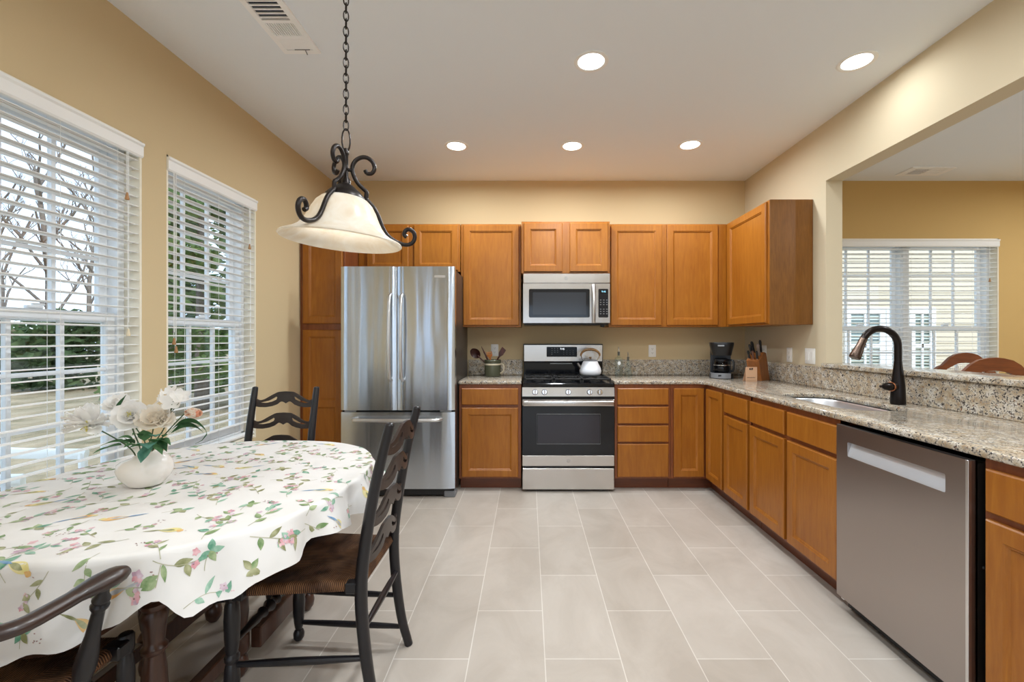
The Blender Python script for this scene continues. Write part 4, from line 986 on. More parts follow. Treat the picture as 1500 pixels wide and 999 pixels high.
for cc_, f_, r_ in ((c, (.3, -.8, .3), .04), (at(240, 582, 1.56), (-.7, -.6, .3), .032), (at(264, 583, 1.57), (.5, -.6, .6), .034), (at(250, 576, 1.58), (-.1, -.5, .9), .03), (at(247, 600, 1.56), (-.2, -.9, -.2), .03)):
    f_ = Vector(f_).normalized(); a0 = f_.orthogonal().normalized(); b0 = f_.cross(a0)
    for k in range(5): q = 2*PI*k/5+.3; ptl(bm, cc_, a0*math.cos(q)+b0*math.sin(q)+f_*.3, f_, r_, r_*.42, .2, 0, .05)
for e_ in ((262, 590), (258, 596), (252, 592)): tube(bm, [at(249, 606, 1.56), at(*e_, 1.55)], .001, 5, mi=1)
flower('white_orchid', 'spray of white artificial orchid blossoms highest at the right', [inn(.018), neck+Vector((.03, 0, .03)), at(240, 628, 1.56), at(249, 606, 1.56), c], bm, ['petal_white', 'flower_stem'],
       [(at(240, 640, 1.54), (.4, -.3, .4), .03, .009, .2, 'leaf_green')])
c = at(272, 604, 1.55); d_ = Vector((.95, -.1, -.05)); bm = new(); a0 = d_.orthogonal().normalized(); b0 = d_.cross(a0)
for lay in range(3):
    for k in range(5): q = 2*PI*k/5+lay*.6; o_ = d_+(a0*math.cos(q)+b0*math.sin(q))*(.28+.14*lay); ptl(bm, c, o_, -(a0*math.cos(q)+b0*math.sin(q)), .058-.006*lay, .018, .12, (0, 1, 1)[lay], .03)
lng = [at(252, 628, 1.56), at(268, 617, 1.56), at(286, 617, 1.55), at(300, 628, 1.54), at(303, 636, 1.54)]
rt = flower('peach_tulip', 'peach-tipped artificial bud pointing right above long arching leaf', [inn(.022), neck+Vector((.03, .0, .02)), at(252, 625, 1.56), c], bm, ['petal_peach', 'petal_cream'])
for off in (0, -9):
    P = spline([p+Vector((0, .005*off*.1, 0))+Vector((0, 0, off*.0016)) for p in lng], 4)+[at(296, 645+off*.2, 1.54), at(286, 650, 1.54)]; bm = new(); prev = None
    if off: P = P[:-6]
    for i, p in enumerate(P):
        t = i/(len(P)-1); wq = max(.0006, .010*math.sin(PI*min(1, t*1.02))); row = [bm.verts.new(p+Vector((0, -wq*.6, wq))), bm.verts.new(p), bm.verts.new(p+Vector((0, wq*.6, -wq)))]
        if prev:
            for j in (0, 1): bm.faces.new((prev[j], prev[j+1], row[j+1], row[j]))
        prev = row
    obj('leaf', bm, 'leaf_dark', rt, 80)
c = at(172, 592, 1.62); bm = new(); rose(bm, c, .042, Vector((.1, -.6, .7)), (0,), .05)
flower('white_rose', 'white artificial rose half hidden behind a dark leaf at back', [inn(-.01, .01), neck+Vector((-.02, .02, .04)), c], bm, ['petal_white'])

gl_ = rt
for (px, py, Y, d, ln, wd, dr, mm) in ((205, 654, 1.50, (-.2, -.6, .5), .06, .022, .5, 'leaf_green'), (218, 652, 1.49, (.5, -.6, .5), .06, .024, .6, 'leaf_teal'), (226, 648, 1.50, (.6, -.4, .8), .055, .020, .5, 'leaf_green'), (198, 650, 1.52, (-.7, -.3, .6), .06, .022, .5, 'leaf_dark'), (212, 646, 1.53, (.1, -.2, 1), .06, .02, .3, 'leaf_green'), (232, 645, 1.54, (1, -.2, .5), .06, .016, .7, 'leaf_green'), (216, 655, 1.485, (.05, -.5, -.7), .05, .02, .1, 'leaf_teal'), (196, 645, 1.50, (-.5, -.5, .7), .06, .024, .5, 'leaf_green'), (206, 640, 1.51, (-.1, -.5, .8), .05, .02, .6, 'leaf_green'), (184, 648, 1.53, (-.9, -.4, .3), .075, .024, .4, 'leaf_green'), (228, 640, 1.51, (.4, -.4, .6), .05, .02, .6, 'leaf_teal')):
    bm = new(); lf(bm, at(px, py, Y), d, ln, wd, dr); obj('leaf', bm, mm, gl_, 80)

# ------------------------------------------------------------------ pendant lamp
LPX, LPY, LPZ = -.626, 1.50, 1.617
root = thing('pendant_lamp', 'bronze scroll pendant lamp with alabaster glass bell shade on chain', 'lamp', (LPX, LPY, LPZ))
LC = Vector((LPX, LPY, LPZ))
def Lp(r, z, a): return LC+Vector((r*.94*math.cos(a), r*.94*math.sin(a), z))
bm = new(); lathe(bm, [(.050, .152), (.062, .150), (.080, .142), (.097, .126), (.110, .104), (.121, .080), (.134, .056), (.152, .034), (.176, .018), (.198, .009), (.207, .005), (.210, .0), (.206, -.004), (.198, .002), (.176, .012), (.150, .028), (.131, .052), (.118, .076), (.107, .100), (.094, .121), (.077, .136), (.050, .145)], LC, 56, sx=.94, sy=.94); obj('lamp_shade', bm, 'alabaster_glass', root, 60)
bm = new(); lathe(bm, [(.0, .196), (.020, .194), (.030, .186), (.050, .170), (.064, .155), (.066, .146), (.060, .142), (.04, .143), (0, .143)], LC, 28); obj('collar', bm, 'iron_bronze', root)
bm = new(); lathe(bm, [(0, .19), (.016, .192), (.014, .21), (.0075, .222), (.0075, .295), (.010, .30), (.008, .306), (.006, .318), (0, .32)], LC, 14); obj('stem', bm, 'iron_bronze', root)
bm = new(); lathe(bm, [(0, .14), (.016, .14), (.016, .105), (0, .105)], LC, 12); obj('socket', bm, 'black_plastic', root)
bm = new(); lathe(bm, [(0, .04), (.014, .044), (.026, .062), (.028, .078), (.018, .098), (.012, .106), (0, .106)], LC, 16); obj('bulb', bm, 'bulb_glow', root)
low = [(.072, .178), (.072, .158), (.084, .146), (.104, .126), (.120, .100), (.132, .074), (.150, .046), (.176, .028), (.206, .018), (.232, .018), (.250, .030), (.256, .050), (.248, .068), (.232, .074), (.219, .066), (.216, .052), (.226, .045)]
upc = [(.072, .158), (.072, .180), (.060, .190), (.040, .206), (.024, .230), (.018, .256), (.026, .280), (.044, .296), (.066, .300), (.086, .289), (.094, .268), (.086, .250), (.070, .246), (.062, .256)]
for a in (math.radians(23), math.radians(143), math.radians(263)):
    bm = new(); tube(bm, spline([Lp(r_, z_, a) for r_, z_ in low], 4), .0075, 8); tube(bm, spline([Lp(r_, z_, a) for r_, z_ in upc], 4), .0072, 8)
    box(bm, (-.006, -.006, -.016), (.006, .006, .016), .002, mp=lambda u, n_, z: Lp(.072+u, .170+z, a))
    tube(bm, [Lp(.0, .246, a), Lp(.02, .246, a)], .006, 8); obj('scroll_arm', bm, 'iron_bronze', root, 50)
bm = new(); z0 = LPZ+.312; hl = .052; k = 0; z = z0
def link(bm, c, ln, wd, r, ang_):
    pts = []
    for q in range(14):
        t = 2*PI*q/14; h, v = wd*math.sin(t), ln*math.cos(t); pts.append(c+Vector((h*math.cos(ang_), h*math.sin(ang_), v)))
    tube(bm, pts, r, 5, closed=True)
link(bm, Vector((LPX, LPY, z0+.034)), .040, .013, .0028, .3); z = z0+.034+.038
while z < ZC-.06:
    link(bm, Vector((LPX, LPY, z+.014)), .0180, .0080, .0023, .55+(k % 2)*PI/2); z += .0268; k += 1
obj('chain', bm, 'iron_bronze', root, 60)
bm = new(); lathe(bm, [(0, -.05), (.008, -.05), (.012, -.038), (.05, -.022), (.062, -.008), (.064, -.0005), (0, -.0005)], (LPX, LPY, ZC), 24); obj('ceiling_canopy', bm, 'iron_bronze', root)
piv = Vector((0, 0, .20)); tilt = Matrix.Rotation(math.radians(3.6), 3, 'Y')       # the head hangs crooked on its stem
for o_ in root.children:
    if o_.name.split('.')[0] not in ('chain', 'ceiling_canopy', 'stem'): o_.rotation_euler = (0, math.radians(3.6), 0); o_.location = piv-tilt@piv
ld = bpy.data.lights.new('bulb_light', 'POINT'); ld.energy = 5.5; ld.color = (1, .93, .82); ld.shadow_soft_size = .03; lo = bpy.data.objects.new('bulb_light', ld); C.objects.link(lo); lo.parent = root; lo.location = (-.012, 0, .085)

# ------------------------------------------------------------------ recessed lights and ceiling vents
def can(x, y, label, group='round recessed ceiling lights', pw=1.0):
    root = thing('recessed_light', label, 'ceiling light', (x, y, ZC), group)
    bm = new(); lathe(bm, [(.070, -.0006), (.078, -.005), (.090, -.006), (.096, -.003), (.096, -.0004)], (x, y, ZC), 32); obj('trim_ring', bm, 'trim_white', root)
    bm = new(); lathe(bm, [(0, -.006), (.05, -.0055), (.072, -.003), (.074, -.0006), (0, -.0006)], (x, y, ZC), 32); obj('lens', bm, 'lens_glow', root)
    a = bpy.data.lights.new('downlight', 'AREA'); a.shape = 'DISK'; a.size = .14; a.energy = CAN_W*pw; a.spread = math.radians(174); a.color = CAN_COL
    o = bpy.data.objects.new('downlight', a); C.objects.link(o); o.parent = root; o.location = (0, 0, -.012)
can(-.578, 3.51, 'recessed ceiling light above the refrigerator, leftmost of the far row')
can(.352, 3.51, 'recessed ceiling light above the range, middle of the far row')
can(1.292, 3.49, 'recessed ceiling light right of the range, rightmost of the far row')
can(.350, 2.437, 'recessed ceiling light in mid ceiling, left one of the near pair', pw=1.25)
can(1.832, 2.437, 'recessed ceiling light over the sink run near the opening header', pw=.22)
for x, y in ((.35, 1.3), (1.5, 1.1), (-.6, -.2), (.9, -.4), (-.6, -2.0), (.9, -2.0)):  # unseen lamps added behind the camera to fill the kitchen with light
    can(x, y, 'added fill light behind the viewpoint, built as an unseen recessed light', 'added fill lights behind the viewpoint')
for x, y in ((3.6, 1.6), (5.0, 3.0)):  # unseen lamps added to brighten the dining room walls and ceiling
    can(x, y, 'added fill light in the dining room, built as an unseen recessed light', 'added fill lights in the dining room', 1.7)
mat('vent_dark', srgb(44, 52, 66), .7); mat('vent_grey', srgb(150, 150, 152), .6)
root = thing('ceiling_vent', 'white three-section supply vent in the kitchen ceiling near windows', 'vent', (-1.215, 2.12, ZC))
vx0, vx1, vy0, vy1 = -1.312, -1.118, 1.80, 2.355
bm = new(); prism(bm, [(vx0, vy0), (vx1, vy0), (vx1, vy1), (vx0, vy1)], ZC-.012, ZC-.0005, mp=lambda u, h, v: Vector((u, v, h)), holes=[[(vx0+.028, vy0+.03), (vx1-.028, vy0+.03), (vx1-.028, 1.915), (vx0+.028, 1.915)], [(vx0+.028, 1.925+.0), (vx1-.028, 1.925), (vx1-.028, 2.105), (vx0+.028, 2.105)], [(vx0+.028, 2.125), (vx1-.028, 2.125), (vx1-.028, 2.215), (vx0+.028, 2.215)], [(vx0+.028, 2.235), (vx1-.028, 2.235), (vx1-.028, 2.325), (vx0+.028, 2.325)]]); obj('frame', bm, 'vent_white', root)
def sec(y0, y1, n_, along, mname, back, tl):
    bm = new(); box(bm, (vx0+.027, y0, ZC-.0035), (vx1-.027, y1, ZC-.0006)); obj('duct', bm, back, root)
    bm = new()
    for i in range(n_):
        if along == 'x': yy = y0+(y1-y0)*(i+.5)/n_; hw_ = (y1-y0)/n_*tl; box(bm, (vx0+.028, yy-hw_, ZC-.010), (vx1-.028, yy+hw_*.3, ZC-.0045))
        else: xx = vx0+.028+(vx1-vx0-.056)*(i+.5)/n_; hw_ = (vx1-vx0-.056)/n_*tl; box(bm, (xx-hw_, y0, ZC-.010), (xx+hw_*.3, y1, ZC-.0045))
    obj('louver', bm, mname, root)
sec(1.925, 2.105, 7, 'x', 'vent_white', 'vent_dark', .22); sec(2.125, 2.215, 12, 'y', 'vent_white', 'vent_grey', .45); sec(2.235, 2.325, 6, 'x', 'vent_white', 'vent_grey', .72)
bm = new(); box(bm, (-1.24, 2.318, ZC-.014), (-1.16, 2.322, ZC-.010)); tube(bm, [(-1.185, 2.32, ZC-.012), (-1.18, 2.335, ZC-.03)], .003, 6); obj('damper_lever', bm, 'vent_grey', root)
root = thing('ceiling_vent', 'white supply vent in the dining room ceiling beyond the opening', 'vent', (3.64, 4.0, ZC))
bm = new(); prism(bm, [(3.46, 3.93), (3.86, 3.93), (3.86, 4.12), (3.46, 4.12)], ZC-.012, ZC-.0005, mp=lambda u, h, v: Vector((u, v, h)), holes=[[(3.52, 3.96), (3.66, 3.96), (3.66, 4.09), (3.52, 4.09)], [(3.68, 3.96), (3.80, 3.96), (3.80, 4.09), (3.68, 4.09)]]); obj('frame', bm, 'vent_white', root)
for x0, x1, mm in ((3.52, 3.66, 'vent_dark'), (3.68, 3.80, 'vent_grey')):
    bm = new(); box(bm, (x0, 3.96, ZC-.0035), (x1, 4.09, ZC-.0006)); obj('duct', bm, mm, root)
    bm = new()
    for i in range(5): yy = 3.97+i*.026; box(bm, (x0, yy, ZC-.010), (x1, yy+(.008 if mm == 'vent_dark' else .018), ZC-.0045))
    obj('louver', bm, 'vent_white', root)

# ------------------------------------------------------------------ outlets and switches
def plate(mp, cu, cz, w_, kind, label, name='wall_outlet', cat='outlet', group='white wall plates'):
    root = thing(name, label, cat, mp(cu, 0, cz), group)
    bm = new(); box(bm, (cu-w_/2, .0005, cz-.059), (cu+w_/2, .007, cz+.059), .004, mp, 2); obj('cover_plate', bm, 'plate_white', root)
    n_ = 2 if w_ > .1 else 1
    for k in range(n_):
        c_ = cu+(k-(n_-1)/2)*.046
        if kind == 'switch':
            bm = new(); box(bm, (c_-.016, .006, cz-.033), (c_+.016, .0095, cz+.033), .002, mp); obj('rocker', bm, 'plate_white', root)
        else:
            for zz in (cz-.02, cz+.02):
                bm = new(); prism(bm, rrect(c_-.0165, zz-.0145, c_+.0165, zz+.0145, .008), .006, .0085, mp=mp); so = obj('socket', bm, 'plate_white', root)
                bm = new()
                for s in (-.006, .006): box(bm, (c_+s-.001, .0082, zz-.002), (c_+s+.001, .0088, zz+.006), mp=mp)
                box(bm, (c_-.0022, .0082, zz-.009), (c_+.0022, .0088, zz-.005), mp=mp); obj('slots', bm, 'ink', so)
    return root
plate(mpB, -.330, 1.165, .073, 'outlet', 'white outlet on back wall behind the utensil crock')
plate(mpB, 1.215, 1.157, .073, 'outlet', 'white outlet on back wall right of the oil bottles')
plate(mpR, 3.93, 1.160, .073, 'outlet', 'white outlet on right wall behind the knife block')
plate(mpR, 3.55, 1.148, .073, 'outlet', 'single white outlet on right wall beside the double switch plate')
plate(mpR, 3.29, 1.148, .118, 'switch', 'double white switch plate nearest the opening', 'light_switch', 'switch')

# ------------------------------------------------------------------ things on the worktops
ZGc = ZG+.0006
# utensil crock and utensils
CX, CY = -.335, 4.10
cr_ = thing('utensil_crock', 'olive glazed crock holding wooden utensils by the refrigerator', 'crock', (CX, CY, ZGc))
bm = new(); lathe(bm, [(0, .004), (.06, 0), (.072, .002), (.076, .012), (.077, .105), (.074, .122), (.078, .128), (.080, .150), (.076, .156), (.070, .150), (.070, .02), (0, .014)], (CX, CY, ZGc), 32); obj('body', bm, 'crock_glaze', cr_)
bm = new(); lathe(bm, [(.0775, .106), (.0785, .110), (.0785, .118), (.0765, .121)], (CX, CY, ZGc), 32); obj('glaze_band', bm, 'crock_rim', cr_)
bm = new(); tube(bm, spline([(CX+.074, CY-.02, ZGc+.115), (CX+.098, CY-.03, ZGc+.11), (CX+.106, CY-.03, ZGc+.075), (CX+.095, CY-.03, ZGc+.04), (CX+.074, CY-.02, ZGc+.03)], 5), .008, 8); obj('handle', bm, 'crock_rim', cr_)
def utensil(name, label, px, py, head, mname, base_dx):
    tip = Vector(((px-774)*CY/640, CY-.01, EYE-(py-495)*CY/640)); b = Vector((CX+base_dx, CY+base_dx*.3, ZGc+.03)); d = (tip-b).normalized()
    root = thing(name, label, 'utensil', tuple(b), 'cooking utensils in the crock')
    bm = new(); tube(bm, [b, b.lerp(tip, .5), tip], [.006, .007, .008], 8); obj('handle', bm, mname, root)
    bm = new(); sd = Vector((d.z, 0, -d.x)).normalized()
    if head == 'spoon':
        V = []; n_ = 10
        for i in range(n_+1):
            t = i/n_; row = []
            wq = .043*math.sin(PI*min(.98, .06+t*.9))**.6
            for j in range(7):
                s = j/6*2-1; row.append(bm.verts.new(tip+d*(t*.105-.02)+sd*wq*s+Vector((0, .016*(1-s*s)*math.sin(PI*t), 0))))
            V.append(row)
        for i in range(n_):
            for j in range(6): bm.faces.new((V[i][j], V[i][j+1], V[i+1][j+1], V[i+1][j]))
        bmesh.ops.solidify(bm, geom=bm.faces[:], thickness=.004)
    elif head == 'spatula':
        prism(bm, [(-.010, -.005), (.010, -.005), (.024, .02), (.026, .075), (-.022, .085), (-.022, .02)], -.003, .003, mp=lambda u, n_, v: tip+sd*u+d*v+Vector((0, n_, 0)))
    elif head == 'fork':
        prism(bm, [(-.008, 0), (.008, 0), (.026, .02), (.026, .03), (-.026, .03), (-.026, .02)], -.004, .004, mp=lambda u, n_, v: tip+sd*u+d*v+Vector((0, n_, 0)))
        for u in (-.021, -.007, .007, .021): box(bm, (u-.004, -.003, .028), (u+.004, .003, .058), .001, mp=lambda a_, n_, v: tip+sd*a_+d*v+Vector((0, n_, 0)))
    else: tube(bm, [tip-d*.005, tip+d*.03, tip+d*.055], [.006, .005, .002], 6)
    obj('head', bm, mname, root, 50)
utensil('ladle', 'dark wooden ladle leaning left in the olive crock', 700, 521, 'spoon', 'dark_utensil_wood', .03)
utensil('skewer', 'thin dark wooden skewer standing in the olive crock', 709, 515, 'stick', 'dark_utensil_wood', .015)
utensil('spoon', 'small dark wooden spoon between ladle and orange fork', 712, 522, 'stick', 'dark_utensil_wood', .01)
utensil('pasta_fork', 'orange wooden pasta fork in the middle of the crock', 718, 524, 'fork', 'light_utensil_wood', 0)
utensil('spatula', 'dark wooden spatula leaning right in the olive crock', 732, 521, 'spatula', 'dark_utensil_wood', -.03)

# kettle
KX, KY, KZ = .565, 3.985, .9455
k_ = thing('kettle', 'white enamel kettle with wooden hoop handle on the right rear burner', 'kettle', (KX, KY, KZ))
bm = new(); lathe(bm, [(0, .002), (.075, 0), (.088, .004), (.098, .02), (.100, .042), (.094, .066), (.078, .098), (.066, .124), (.062, .130), (0, .130)], (KX, KY, KZ), 36); obj('body', bm, 'white_enamel', k_, 50)
bm = new(); lathe(bm, [(.062, .128), (.065, .131), (.063, .137), (.05, .142), (.02, .147), (0, .148)], (KX, KY, KZ), 28); lid = obj('lid', bm, 'grey_plastic', k_)
bm = new(); lathe(bm, [(0, .145), (.008, .146), (.006, .152), (.014, .158), (.012, .166), (0, .168)], (KX, KY, KZ), 14); obj('knob', bm, 'kettle_handle_wood', lid)
bm = new(); tube(bm, [(KX-.086, KY, KZ+.064), (KX-.106, KY, KZ+.088), (KX-.118, KY, KZ+.108)], [.020, .016, .013], 12); obj('spout', bm, 'steel_side', k_)
bm = new(); A = [(KX-.062, KY, KZ+.132), (KX-.078, KY, KZ+.160), (KX-.086, KY, KZ+.185)]; tube(bm, A, .005, 8); tube(bm, [(2*KX-x, y, z) for x, y, z in A], .005, 8); obj('handle_bracket', bm, 'chrome', k_)
bm = new(); tube(bm, [(KX+.087*math.cos(t), KY, KZ+.176+.060*math.sin(t)) for t in [PI*k/16 for k in range(17)]], [.008+.004*math.sin(PI*k/16) for k in range(17)], 10); obj('handle', bm, 'kettle_handle_wood', k_, 60)

# oil bottles
def bottle(x, y, label, prof, tagged):
    root = thing('oil_bottle', label, 'bottle', (x, y, ZGc), 'glass oil bottles by the range')
    bm = new(); lathe(bm, prof, (x, y, ZGc), 24); obj('glass', bm, 'oil_glass', root)
    h = prof[-1][1]
    bm = new(); lathe(bm, [(0, h-.02), (.0085, h-.02), (.011, h+.002), (.013, h+.014), (.008, h+.018), (0, h+.018)], (x, y, ZGc), 14); st = obj('stopper', bm, 'cork', root)
    bm = new(); tube(bm, [(x, y, ZGc+h+.015), (x, y, ZGc+h+.04), (x-.004, y-.004, ZGc+h+.062)], [.0045, .004, .0028], 8); obj('pourer', bm, 'chrome', st)
    if tagged:
        bm = new(); lathe(bm, [(0, 0), (.016, 0), (.016, .003), (0, .003)], A=(x-.004, y-.0375, ZGc+.125), B=(x-.004, y-1, ZGc+.125), seg=18, sx=.85, sy=1.1); obj('paper_label', bm, 'label_white', root)
bottle(.845, 4.085, 'taller straight glass oil bottle with a round white label', [(0, .004), (.034, 0), (.038, .004), (.038, .165), (.034, .175), (.014, .180), (.0125, .185), (.0125, .215)], True)
bottle(.935, 4.095, 'shorter conical glass oil bottle right of the labelled one', [(0, .004), (.036, 0), (.040, .006), (.036, .03), (.022, .10), (.0135, .135), (.0115, .15), (.0115, .165)], False)

# coffee maker (local: front faces -y)
c_ = thing('coffee_maker', 'black drip coffee maker with glass carafe in the corner', 'coffee maker', (0, 0, 0))
bm = new(); poly = [(-.10, .02), (-.095, -.05), (-.07, -.10), (-.03, -.125), (.03, -.125), (.07, -.10), (.095, -.05), (.10, .02), (.095, .085), (.06, .10), (-.06, .10), (-.095, .085)]
prism(bm, poly, 0, .042, mp=lambda u, h, v: Vector((u, v, h))); obj('base', bm, 'black_plastic', c_)
bm = new(); pf = [(-.0975, -.02), (-.090, -.062), (-.066, -.108), (-.028, -.130), (.028, -.130), (.066, -.108), (.066, -.095), (-.066, -.095), (-.085, -.02)]
prism(bm, pf, .006, .050, mp=lambda u, h, v: Vector((u, v-(.004*(h < .01)), h))); fp = obj('front_panel', bm, 'grey_plastic', c_)
bm = new(); box(bm, (-.038, -.134, .022), (-.012, -.124, .037), .003); obj('power_switch', bm, 'black_plastic', fp)
bm = new(); lathe(bm, [(0, .0425), (.062, .0425), (.062, .047), (0, .047)], (0, -.03, 0), 28); obj('warming_plate', bm, 'black_enamel', c_)
bm = new(); prism(bm, [(-.085, .055), (.085, .055), (.085, .098), (.06, .106), (-.06, .106), (-.085, .098)], .035, .30, mp=lambda u, h, v: Vector((u, v, h))); obj('water_tank', bm, 'black_plastic', c_)
bm = new(); rings = []
for z, s in ((.205, .80), (.222, .84), (.29, 1.0), (.314, 1.03), (.320, 1.0)):
    rings.append([bm.verts.new((x*s, y*s-.012, z)) for x, y in rrect(-.097, -.105, .097, .108, .07, 6)])
for a, b in zip(rings, rings[1:]):
    for k in range(len(a)): bm.faces.new((a[k], a[(k+1) % len(a)], b[(k+1) % len(a)], b[k]))
bm.faces.new(rings[0][::-1]); bm.faces.new(rings[-1]); bk_ = obj('brew_basket', bm, 'black_plastic', c_, 45)
bm = new(); prism(bm, rrect(-.04, .286, .012, .298, .004), -.1245, -.105, mp=ident); obj('badge', bm, 'badge_grey', bk_)
bm = new(); lathe(bm, [(0, .047), (.052, .047), (.064, .06), (.068, .085), (.066, .115), (.056, .145), (.050, .158)], (0, -.03, 0), 32); cf = obj('carafe', bm, 'carafe_glass', c_, 60)
bm = new(); lathe(bm, [(.051, .150), (.056, .154), (.056, .168), (.04, .178), (0, .180)], (0, -.03, 0), 28); tube(bm, spline([(.052, -.045, .162), (.085, -.075, .160), (.092, -.082, .12), (.088, -.078, .075), (.070, -.062, .066)], 5), .009, 8); obj('carafe_handle', bm, 'black_plastic', cf, 50)
bm = new(); lathe(bm, [(.0665, .113), (.069, .115), (.069, .121), (.0645, .123)], (0, -.03, 0), 32); obj('carafe_band', bm, 'chrome', cf)
place(c_, (1.735, 3.93, ZGc), math.radians(-18))

# knife block (local: slots face -x side top, right side broad)
kb = thing('knife_block', 'honey wood knife block beside the coffee maker in the corner', 'knife block', (0, 0, 0))
S_ = .30
kmp = lambda u, h, v: Vector((u-v*S_, h, v))
bm = new(); prism(bm, [(-.065, 0), (.085, 0), (.085, .232), (.052, .240), (-.065, .168)], -.052, .052, mp=kmp); obj('block', bm, 'block_wood', kb)
def knife(u, h, v, ln, r, mname, a=0):
    bm = new(); b = kmp(u, h, v); d = Vector((-.42, -.10+a, .9)).normalized()
    tube(bm, [b-d*.01, b+d*.006], .0065, 8); q = [b+d*(.006+ln*t) for t in (0, .15, .5, .85, 1)]
    tube(bm, q, [r*.8, r, r*.85, r*1.05, r*.7], 8, flat=.75, mi=1); obj('knife', bm, ['chrome', mname], kb)
mat('knife_brown', srgb(96, 62, 48), .4); mat('knife_taupe', srgb(120, 104, 94), .4)
knife(.045, -.03, .236, .11, .012, 'black_plastic'); knife(.035, .025, .232, .10, .012, 'black_plastic', .1); knife(.0, -.03, .208, .105, .013, 'knife_taupe'); knife(.0, .025, .208, .10, .012, 'black_plastic', .15)
knife(-.045, -.032, .182, .07, .011, 'black_plastic'); knife(-.045, .0, .182, .07, .011, 'knife_brown'); knife(-.045, .03, .182, .07, .011, 'black_plastic', .1)
bm = new()
for s in (-1, 1): tube(bm, [Vector((-.092-.02*math.cos(t)*.3, s*.019+.016*math.cos(t), .155+.026*math.sin(t))) for t in [2*PI*k/14 for k in range(14)]], .0045, 6, closed=True)
tube(bm, [(-.092, -.012, .128), (-.086, 0, .10)], .006, 6); tube(bm, [(-.092, .012, .128), (-.086, 0, .10)], .006, 6); obj('scissors', bm, 'black_plastic', kb)
place(kb, (1.968, 3.73, ZGc), math.radians(38))
# folded card leaning at the block
cd = thing('card', 'tan folded card standing in front of the knife block', 'card', (1.83, 3.60, ZGc))
bm = new(); box(bm, (1.790, 3.598, ZGc), (1.884, 3.600, ZGc+.120)); quad(bm, (1.790, 3.600, ZGc+.120), (1.884, 3.600, ZGc+.120), (1.884, 3.650, ZGc), (1.790, 3.650, ZGc)); obj('folded_sheet', bm, 'card', cd)
bm = new(); box(bm, (1.820, 3.5972, ZGc+.095), (1.830, 3.598, ZGc+.112)); box(bm, (1.832, 3.5972, ZGc+.095), (1.848, 3.598, ZGc+.100)); box(bm, (1.835, 3.5972, ZGc+.102), (1.850, 3.598, ZGc+.112))
for k in range(9): h_ = .006 if k in (1, 4, 6) else .0045; box(bm, (1.800+k*.0078, 3.5972, ZGc+.030), (1.8055+k*.0078, 3.598, ZGc+.030+h_))
box(bm, (1.796, 3.5972, ZGc+.010), (1.878, 3.598, ZGc+.0115)); obj('printed_marks', bm, 'ink', cd)

# ------------------------------------------------------------------ dining chairs past the ledge
def dining_chair(label):
    root = thing('dining_chair', label, 'chair', (0, 0, 0), 'carved cane-back dining chairs')
    hw_, top = .235, 1.165
    prof = [(-1, .88), (-.97, .93), (-.90, .965), (-.80, .985), (-.70, .995), (-.62, 1.02), (-.5, 1.055), (-.34, 1.083), (-.15, 1.096), (0, 1.10)]
    prof = [(u*hw_, v+.065) for u, v in prof]; prof += [(-u, v) for u, v in prof[-2::-1]]
    inner = [(-.17, .955), (-.165, .995), (-.13, 1.03), (-.06, 1.075), (0, 1.085), (.06, 1.075), (.13, 1.03), (.165, .995), (.17, .955), (.165, .62), (-.165, .62)]
    outer = prof+[(hw_*.98, .56), (-hw_*.98, .56)]
    lean = lambda u, h, v: Vector((u, -.22-.12*(v-.45)+h, v))
    bm = new(); prism(bm, outer, -.016, .016, mp=lean, holes=[inner]); obj('back_frame', bm, 'dining_wood', root, 40)
    bm = new()
    for k in range(24): u = -.165+.33*k/23; tube(bm, [lean(u, 0, .63), lean(u, 0, 1.06-.25*abs(u))], .0022, 4)
    for k in range(30):
        v = .63+.45*k/29; hwk = .165 if v < .99 else .165*max(0, (1.09-v)/.10)**.5*.98
        if hwk > .01: tube(bm, [lean(-hwk, 0, v), lean(hwk, 0, v)], .0022, 4)
    obj('cane_panel', bm, 'cane', root)
    for s in (-1, 1):
        bm = new(); tube(bm, spline([(s*.22, -.27, 0), (s*.215, -.235, .22), (s*.215, -.222, .45), (s*.22, -.236, .60)], 5), [.014]*8+[.018]*8, 10); obj('back_leg', bm, 'dining_wood', root)
        bm = new(); tube(bm, spline([(s*.235, .245, 0), (s*.235, .235, .10), (s*.225, .215, .25), (s*.235, .225, .38), (s*.23, .215, .44)], 5), [.016]*6+[.014]*5+[.02]*5+[.026]*5, 10); obj('front_leg', bm, 'dining_wood', root)
    bm = new(); box(bm, (-.24, -.235, .38), (.24, .24, .44), .01); obj('seat_frame', bm, 'dining_wood', root)
    bm = new(); box(bm, (-.225, -.20, .44), (.225, .225, .485), .02, seg=3); obj('seat_cushion', bm, 'cane', root)
    return root
d1 = dining_chair('carved wooden dining chair, farther of the two past the bar ledge')
d2 = dup(d1, label='carved wooden dining chair, nearer of the two past the bar ledge')
place(d1, (3.62, 3.88, 0), math.radians(-8)); place(d2, (2.98, 2.98, 0), math.radians(-20))

